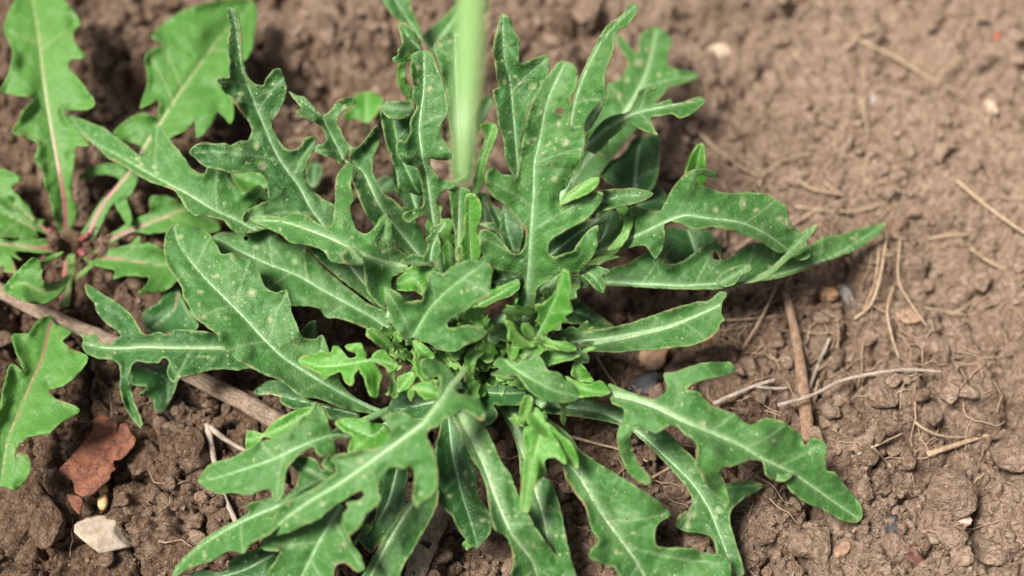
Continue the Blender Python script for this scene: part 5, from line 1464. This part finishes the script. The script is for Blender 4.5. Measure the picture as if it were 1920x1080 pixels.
def lay(pts, lift, n=8, lo=False):
    P = [W1(x, y, 0) for x, y in pts]
    P = smooth3(P, n)
    g = gz(P[:, 0], P[:, 1])
    # a stiff piece bridges the hollows
    k = max(3, len(g) // 3) | 1
    pad = np.pad(g, k // 2, mode='edge')
    hi = np.array([pad[i:i + k].max() for i in range(len(g))])
    av = np.convolve(np.pad(hi, k // 2, mode='edge'), np.ones(k) / k, 'valid')
    z = av + lift
    # place by height again so that it is where the photo shows it
    px = np.array([p[0] for p in pts]); py = np.array([p[1] for p in pts])
    pp = smooth3([(x, y, 0) for x, y in pts], n)
    return W(pp[:, 0], pp[:, 1], z)


def stick(name, label, cat, pts, w_px, mat, flat=0.8, rough=0.12, lift=None, group=None, taper=(1, 0.8), seg=12, fork=None, n=12, seed=None):
    r0 = w_px * PXM * 1.08 / 2
    P = lay(pts, r0 * flat * 0.4 + (0.0016 if name == 'straw' else 0.0006) if lift is None else lift, n)
    rad = r0 * np.linspace(taper[0], taper[1], len(P))
    V, Fc, al = tube(P, rad, seg, flat, seed or int(pts[0][0]), rough)
    if fork:
        o = empty(name, P[0], label=label, cat=cat, group=group)
        mesh_obj('main_shoot', V, Fc, mat, o, {'along': ('FLOAT_VECTOR', al)})
        for fp, fw in fork:
            Q = lay(fp, (lift or r0) * 0.9, 6)
            V2, F2, al2 = tube(Q, fw * PXM / 2 * np.linspace(1, 0.6, len(Q)), 8, 0.9, 3, rough)
            mesh_obj('side_shoot', V2, F2, mat, o, {'along': ('FLOAT_VECTOR', al2)})
        return o
    o = mesh_obj(name, V, Fc, mat, attrs={'along': ('FLOAT_VECTOR', al)}, origin=P[0])
    return tag(o, label, cat, group)


stick('dead_stalk', 'long brown dead stalk lying diagonally under the three-pronged leaf and the dandelion', 'stick', [(-70, 505), (0, 545), (110, 600), (230, 650), (340, 695), (440, 745), (560, 812)], 34, M_BARK, 0.55, 0.14, taper=(0.8, 1.05), n=14)
stick('broken_stick', 'pale weathered stick with black patches at the bottom edge', 'stick', [(848, 915), (815, 985), (785, 1060), (762, 1140)], 42, M_BARKP, 0.7, 0.16, n=16)
stick('brown_stick', 'upright orange-brown stick on the soil right of the lower-right leaf', 'stick', [(1472, 548), (1490, 620), (1502, 700), (1510, 765), (1514, 828)], 24, M_BARKO, 0.8, 0.14, taper=(0.6, 1.1), n=14)
stick('grey_twig', 'forked grey twig pointing up right beside the lower-right leaf', 'twig', [(1338, 757), (1380, 738), (1420, 722), (1452, 712)], 8, M_TWIG, 0.9, 0.15, lift=0.0055, fork=[([(1415, 724), (1445, 728), (1478, 727)], 7)])
stick('grey_twig', 'long pale curved twig crossing over the brown stick', 'twig', [(1458, 760), (1520, 742), (1575, 715), (1640, 700), (1700, 693), (1765, 697)], 7, M_TWIG, 0.9, 0.15, lift=0.0085)
stick('grey_twig', 'short thin twig leaning across the top of the long pale twig', 'twig', [(1512, 740), (1528, 700), (1540, 670), (1556, 634)], 7, M_TWIG, 0.9, 0.15)
stick('orange_twig', 'thin orange twig right beside the brown stick', 'twig', [(1522, 775), (1532, 735), (1550, 685)], 7, M_BARKO, 0.9, 0.15)
stick('dead_twig', 'forked grey-brown twig standing in the dark hollow left of the paddle leaf', 'twig', [(388, 795), (398, 845), (415, 915), (445, 985)], 11, M_TWIG, 0.9, 0.22, fork=[([(392, 800), (425, 825), (468, 850)], 12)])
straws = [
    ([(1290, 225), (1330, 268), (1380, 308), (1428, 333)], 7, 'straw running down right from the tip of the frilly leaf'),
    ([(1424, 350), (1432, 325), (1470, 300), (1515, 288)], 6, 'hooked straw above the large right-hand leaf'),
    ([(1484, 327), (1520, 353), (1575, 364), (1590, 366)], 7, 'bent straw with a knee above the right-hand leaf tip'),
    ([(1545, 340), (1562, 355), (1582, 366)], 6, 'short straw touching the kneed straw'),
    ([(1480, 425), (1530, 395), (1590, 372)], 6, 'slanting straw just right of the spotted leaf end'),
    ([(1490, 386), (1560, 396), (1620, 392), (1668, 376)], 6, 'long nearly level straw right of the spotted leaf end'),
    ([(1622, 130), (1618, 190), (1628, 250)], 8, 'blurred upright straw beside the white pebble'),
    ([(1585, 92), (1618, 58), (1642, 26)], 8, 'blurred straw leaning up near the top edge'),
    ([(1612, 75), (1680, 108), (1740, 145), (1795, 172)], 9, 'long blurred straw slanting down right near the top edge'),
    ([(1760, 140), (1788, 120), (1812, 104)], 7, 'short blurred straw up right of the long slanting one'),
    ([(1794, 338), (1840, 378), (1885, 412), (1935, 446)], 10, 'dark blurred straw running off the right edge'),
    ([(1602, 598), (1632, 572), (1650, 520), (1662, 448)], 8, 'curved straw hanging below the long right-hand leaf tip'),
    ([(1620, 580), (1640, 530), (1650, 460)], 6, 'thinner straw left of the curved one below the leaf tip'),
    ([(1622, 578), (1642, 548), (1644, 515)], 6, 'short straw at the foot of the curved one'),
    ([(1688, 448), (1684, 520), (1702, 560), (1738, 612)], 6, 'long thin rootlet running down from beside the leaf tip'),
    ([(1676, 572), (1740, 578), (1815, 591)], 6, 'level straw in the middle of the right-hand soil'),
    ([(1792, 586), (1814, 572), (1836, 556)], 7, 'short straw crossing the end of the level one'),
    ([(1676, 535), (1664, 580), (1672, 630), (1686, 672)], 7, 'wavy pale straw below the middle of the right-hand soil'),
    ([(1392, 655), (1425, 600), (1456, 538)], 7, 'straw standing beside the top of the brown stick'),
    ([(1362, 600), (1405, 598), (1458, 592)], 6, 'level rootlet beside the white-ribbed leaf tip'),
    ([(1704, 782), (1735, 805), (1770, 818), (1815, 820)], 7, 'orange straw bending right in the lower right soil'),
    ([(1738, 852), (1800, 832), (1884, 806)], 13, 'thick brown straw in the lower right soil'),
    ([(1820, 466), (1850, 488), (1884, 506)], 8, 'pale stubby straw at the far right'),
    ([(1742, 447), (1775, 442), (1815, 440)], 7, 'pale level straw right of the long leaf tip'),
    ([(1488, 96), (1512, 132), (1536, 164)], 8, 'blurred straw beside the dark hole at the top'),
    ([(1462, 96), (1466, 130), (1482, 165)], 7, 'blurred thin straw across the dark hole'),
    ([(1070, 818), (1120, 832), (1170, 845), (1215, 866)], 7, 'rootlet in the gap below the big lower-right leaf stalk'),
    ([(1118, 668), (1138, 700), (1156, 722)], 6, 'rootlet beside the curled dry leaf scrap'),
    ([(1222, 896), (1250, 880), (1284, 858)], 7, 'straw under the lobe of the lower-right leaf'),
    ([(1608, 852), (1650, 832), (1694, 812)], 6, 'dull brown straw left of the orange straw'),
    ([(1632, 834), (1652, 855), (1672, 876)], 7, 'short pale straw among the round crumbs'),
    ([(1378, 470), (1420, 440), (1480, 408)], 5, 'thin straw under the right-hand leaf'),
    ([(1860, 205), (1852, 230), (1858, 255)], 7, 'blurred straw below the cream pebble'),
    ([(1535, 712), (1525, 750), (1520, 790)], 6, 'thin stalk lying along the brown stick'),
]
for k, (pp, w_, lb) in enumerate(straws):
    stick('straw', lb, 'straw', pp, w_ * 0.95, M_STRAW if k % 3 else M_ROOT, 0.7, 0.12, group='dry straws lying on the soil', seg=7, n=6, taper=(0.9, 0.6), seed=k)

# fine rootlets and fibres nobody could count
Vs, Fs, off = [], [], 0
for k in range(760):
    x = rng.uniform(-0.20, 0.32)
    y = rng.uniform(-0.16, 0.20)
    if k % 3 == 0:
        x, y = 0.165 + 0.045 * rng.normal(), 0.03 + 0.05 * rng.normal()
    elif x < 0.05 and rng.uniform() < 0.6:
        continue
    an = rng.uniform(0, 6.28)
    P = [np.array([x, y])]
    for q in range(int(rng.integers(4, 9))):
        an += rng.normal() * 0.35
        P.append(P[-1] + 0.0035 * np.array([math.cos(an), math.sin(an)]))
    P = np.array(P)
    z = gz(P[:, 0], P[:, 1]) + 0.0013
    z = np.maximum(z, np.convolve(np.pad(z, 1, mode='edge'), [.33, .34, .33], 'valid'))
    Q = np.column_stack([P, z + 0.0004])
    V, Fc, al = tube(Q, rng.uniform(0.00014, 0.00042), 4, 1.0, 0, 0, caps=False)
    Vs.append(V)
    Fs.append(np.array(Fc) + off)
    off += len(V)
fib = mesh_obj('root_fibres', np.concatenate(Vs), np.concatenate(Fs), M_ROOT)
tag(fib, 'fine tan root fibres strewn over the soil', kind='stuff')


# ------------------------------------------------------------------ stones, clods, chips
def stone(name, label, cat, px, py, wpx, hpx, mat, flat=0.7, seed=1, group=None, amp=0.22, cuts=3, sink=0.35, rot=0.0, sub=4):
    p = on_ground(px, py)
    v, f = lumpy(sub, seed, amp, cuts)
    sx = wpx * PXM * 1.1 / 2
    sy = hpx * PXM * 1.25 / 2
    sz = min(sx, sy) * flat
    v = v * np.array([sx, sy, sz])
    c_, s_ = math.cos(rot), math.sin(rot)
    v = np.stack([v[:, 0] * c_ - v[:, 1] * s_, v[:, 0] * s_ + v[:, 1] * c_, v[:, 2]], 1)
    ctr = p + np.array([0, 0, sz * (1 - 2 * sink)])
    vv = v + ctr
    at = None
    if mat is M_SOIL:
        at = {'dry': ('FLOAT', np.clip(dry_shade_map(vv[:, 0], vv[:, 1]) + ((seed * 37) % 11 - 4) * 0.02, 0, 1))}
    o = mesh_obj(name, vv, f, mat, attrs=at, origin=ctr)
    return tag(o, label, cat, group)


M_CREAM = plain_mat('cream_stone', (0.27, 0.21, 0.15), (0.42, 0.36, 0.28), 200, 0.7, 0.0006, (0.28, 0.19, 0.13))
M_WHITE = plain_mat('white_stone', (0.26, 0.23, 0.20), (0.36, 0.33, 0.29), 300, 0.6, 0.0003)
M_GREY = plain_mat('grey_stone', (0.17, 0.15, 0.14), (0.27, 0.24, 0.23), 300, 0.7, 0.0003)
M_TAN = plain_mat('tan_stone', (0.32, 0.23, 0.16), (0.48, 0.38, 0.28), 260, 0.7, 0.0003)
M_ORANGE = plain_mat('orange_stone', (0.40, 0.20, 0.09), (0.52, 0.32, 0.18), 300, 0.65, 0.0003, None, spotc=(0.10, 0.04, 0.03), spots=0.60)
M_SLATE = plain_mat('blue_black_chip', (0.025, 0.027, 0.032), (0.075, 0.075, 0.082), 300, 0.55, 0.0003)
M_YEL = plain_mat('yellow_husk', (0.34, 0.22, 0.09), (0.48, 0.34, 0.17), 500, 0.5, 0.0002)
M_RED = plain_mat('brick_red_leaf', (0.100, 0.034, 0.018), (0.200, 0.072, 0.034), 180, 0.7, 0.0012, (0.22, 0.11, 0.08), spotc=(0.07, 0.025, 0.018), spots=0.60)
M_DRY = plain_mat('dry_leaf', (0.24, 0.14, 0.085), (0.42, 0.28, 0.18), 200, 0.7, 0.0007, (0.20, 0.11, 0.07), spotc=(0.10, 0.055, 0.035), spots=0.58)

stone('cream_pebble', 'cream coloured angular pebble on the soil at the lower left', 'pebble', 205, 1012, 92, 72, M_CREAM, 0.6, 31, amp=0.24, cuts=9, sink=0.42, sub=4)
stone('white_pebble', 'small blurred white pebble on the soil at the upper right', 'pebble', 1638, 185, 24, 34, M_WHITE, 0.8, 32, sink=0.45)
stone('cream_pebble', 'blurred cream pebble in a dark hollow near the right edge', 'pebble', 1860, 205, 28, 36, M_TAN, 0.8, 33, sink=0.3)
stone('flat_stone', 'pale three-cornered stone chip above the frilly leaf', 'stone', 1345, 103, 50, 34, M_TAN, 0.4, 34, cuts=6, rot=-0.4)
stone('orange_stone', 'orange-brown chip with a dark centre below the long right leaf', 'stone', 1551, 552, 46, 36, M_ORANGE, 0.5, 35, cuts=6, rot=-0.3)
stone('grey_pebble', 'smooth grey oval pebble beside the orange-brown chip', 'pebble', 1588, 556, 22, 44, M_GREY, 0.8, 36, amp=0.08, cuts=1, rot=0.4)
stone('slate_chip', 'bluish black chip in the soil below the lower-right leaf tip', 'stone', 1664, 985, 44, 34, M_SLATE, 0.5, 37, cuts=9, sink=0.55, amp=0.35)
stone('slate_chip', 'bluish black chip below the dry leaf scrap', 'stone', 1205, 722, 60, 34, M_SLATE, 0.45, 38, cuts=9, sink=0.6, amp=0.35)
stone('bark_chip', 'dark red-brown curl of bark near the bottom right', 'bark chip', 1713, 1038, 34, 40, plain_mat('dark_red_bark', (0.055, 0.022, 0.016), (0.12, 0.05, 0.035), 300, 0.5), 0.45, 39, cuts=9, sink=0.6, amp=0.4)
stone('pink_chip', 'small pinkish chip on a clod at the lower right', 'stone', 1806, 974, 32, 22, plain_mat('pink_chip', (0.45, 0.27, 0.20), (0.60, 0.42, 0.34), 300), 0.5, 40, cuts=5)
stone('orange_pebble', 'orange pebble cut by the right edge', 'pebble', 1908, 862, 26, 22, M_ORANGE, 0.7, 41)
stone('red_chip', 'tiny blurred brick-red chip near the top right corner', 'stone', 1869, 70, 16, 18, plain_mat('red_chip', (0.28, 0.07, 0.035), (0.34, 0.11, 0.06), 300), 0.6, 42)
stone('wood_chip', 'brown wood chip under the lower-right leaf tip', 'wood chip', 1560, 965, 22, 70, M_BARK, 0.5, 43, cuts=5, rot=0.2)
stone('wood_chip', 'light brown wood chip lying left of the bottom right clods', 'wood chip', 1578, 1030, 22, 36, M_BARKO, 0.5, 44, cuts=5, rot=-0.6)
stone('seed_husk', 'upper of two yellow seed husks beside the brick-red leaf', 'seed', 196, 921, 18, 18, M_YEL, 0.9, 45, amp=0.1, cuts=0, sink=0.1)
stone('seed_husk', 'lower, longer of two yellow seed husks beside the brick-red leaf', 'seed', 195, 943, 17, 30, M_YEL, 0.9, 46, amp=0.1, cuts=0, sink=0.1)
clods = [(1862, 620, 34, 34, 'round clod, upper left of the cluster at the right edge'), (1900, 622, 30, 36, 'round clod at the far end of the right-edge cluster'), (1848, 650, 36, 34, 'round clod, lowest of the right-edge cluster'),
         (1575, 735, 44, 44, 'round grey-brown clod right of the brown stick'), (1600, 815, 52, 44, 'broken pale clod right of the leaf edge'), (1655, 735, 56, 60, 'tall clod under the end of the long pale twig'),
         (1625, 860, 30, 34, 'small round clod beside the lower-right leaf'), (1700, 865, 30, 26, 'small clod between the dull and the short pale straw'), (1790, 885, 40, 46, 'clod in the dark cleft at the lower right'),
         (1840, 830, 40, 34, 'clod just below the thick brown straw'), (1785, 945, 74, 60, 'largest lumpy clod at the lower right'), (1790, 1010, 72, 60, 'crumbly clod below the largest lump'),
         (1680, 1030, 74, 48, 'crumbly clod left of the dark bark curl'), (1520, 1025, 74, 62, 'crumbly dark clod at the bottom right of the plant'), (1860, 1045, 44, 32, 'flat clod at the bottom right'),
         (1905, 850, 60, 60, 'clod behind the orange pebble at the right edge'), (610, 20, 80, 60, 'large blurred clod at the top centre left'), (600, 62, 60, 44, 'blurred round clod below the top clod'),
         (180, 40, 34, 40, 'blurred clod right of the tall dandelion leaf, topmost'), (195, 115, 40, 46, 'blurred clod right of the tall dandelion leaf, second'), (150, 178, 30, 26, 'blurred small clod touching the tall dandelion leaf'),
         (90, 985, 80, 60, 'broad clod left of the cream pebble'), (230, 940, 26, 26, 'small round clod below the brick-red leaf'), (168, 955, 18, 18, 'smallest round clod beside the yellow husks'),
         (1100, 30, 90, 60, 'large blurred clod between the two tallest leaves'), (1395, 230, 56, 50, 'blurred clod right of the frilly leaf tip'), (1500, 200, 60, 50, 'blurred clod under the dark hole at the top'),
         (1270, 760, 60, 40, 'clod seen under the upper lobe of the lower-right leaf'), (1130, 770, 60, 44, 'clod in the shade of the leaf stalks'), (1450, 640, 60, 44, 'clod left of the brown stick'),
         (1740, 640, 70, 50, 'broad clod in the middle of the right-hand soil'), (350, 850, 110, 80, 'broad dark clod left of the paddle leaf'), (265, 880, 60, 60, 'brown clod right of the brick-red leaf')]
for k, (x, y, w_, h_, lb) in enumerate(clods):
    stone('soil_clod', lb, 'clod', x, y, w_, h_, M_SOIL, 0.8, 60 + k, group='clods of soil', amp=0.30 if w_ > 40 else 0.14, cuts=4 if w_ > 40 else 1, sink=0.30, rot=k * 0.7)


def flake(name, label, cat, outl, h, mat, wave=2.0, thick=0.0008, tiltx=0.0, tone=0.5, lines=None):
    poly = catmull(outl, 3.5)
    cx, cy = poly.mean(0)
    base = on_ground(cx, cy)
    lo, hi = poly.min(0), poly.max(0)
    gx, gy = np.meshgrid(np.arange(lo[0], hi[0], 4.5), np.arange(lo[1], hi[1], 4.5))
    ip = np.stack([gx.ravel(), gy.ravel()], 1)
    ip = ip[in_poly(ip, poly)]
    ip = ip[seg_dist(ip, poly, np.roll(poly, -1, 0))[0] > 2]
    ap = np.concatenate([poly, ip])
    n0 = len(poly)
    r = delaunay_2d_cdt([Vector(p) for p in ap], [(i, (i + 1) % n0) for i in range(n0)], [], 0, 1e-4, True)
    vv = np.array([p[:] for p in r[0]])
    ff = np.array([f for f in r[2]])
    ff = ff[in_poly(vv[ff].mean(1), poly)]
    z = base[2] * 1000 + h + wave * fbm(vv[:, 0] / 26, vv[:, 1] / 26, int(cx), 3) + tiltx * (vv[:, 0] - cx) / 40
    V = W(vv[:, 0], vv[:, 1], z * MM)
    nz = np.cross(V[ff[:, 1]] - V[ff[:, 0]], V[ff[:, 2]] - V[ff[:, 0]])[:, 2]
    if nz.sum() < 0:
        ff = ff[:, ::-1].copy()
    o = mesh_obj(name, V, ff, mat, origin=base)
    md = o.modifiers.new('thickness', 'SOLIDIFY')
    md.thickness = thick
    md.offset = -1
    return tag(o, label, cat)


flake('fallen_leaf', 'brick-red broken piece of dead leaf lying on the soil at the left', 'dead leaf',
      p_((505, 230), (560, 215), (600, 240), (628, 250), (632, 300), (650, 260), (690, 258), (705, 300), (735, 340), (705, 400), (650, 450), (612, 460), (628, 500), (600, 520), (590, 560), (540, 600), (500, 640), (450, 650), (405, 630), (390, 570), (320, 510), (380, 440), (430, 380), (470, 330), (500, 290)), 11, M_RED, 2.8, 0.0008)
flake('fallen_leaf', 'small dark red scrap below the brick-red dead leaf', 'dead leaf', p_((365, 640), (440, 655), (445, 700), (430, 745), (400, 720), (375, 680)), 7, M_RED, 1.5)
flake('dry_leaf_scrap', 'tan curled scrap of dry leaf under the white-ribbed leaf', 'dead leaf', E((500, 120), (540, 60), (530, 20), (570, -25), (690, -25), (685, 40), (660, 90), (600, 100), (560, 110), (520, 140)), 9, M_DRY, 3.0)
flake('dry_leaf_scrap', 'small pale scrap of dry leaf left of the brown stick', 'dead leaf', E((850, 50), (880, 25), (930, 10), (925, 35), (890, 50)), 7, M_DRY, 1.0)
flake('dry_leaf_scrap', 'reddish brown flat scrap in the middle of the right-hand soil', 'dead leaf', [(1680, 590), (1695, 578), (1712, 580), (1728, 600), (1700, 606)], 3, M_BARKO, 1.0)

for o in bpy.data.objects:
    if '_w' in o:
        del o['_w']
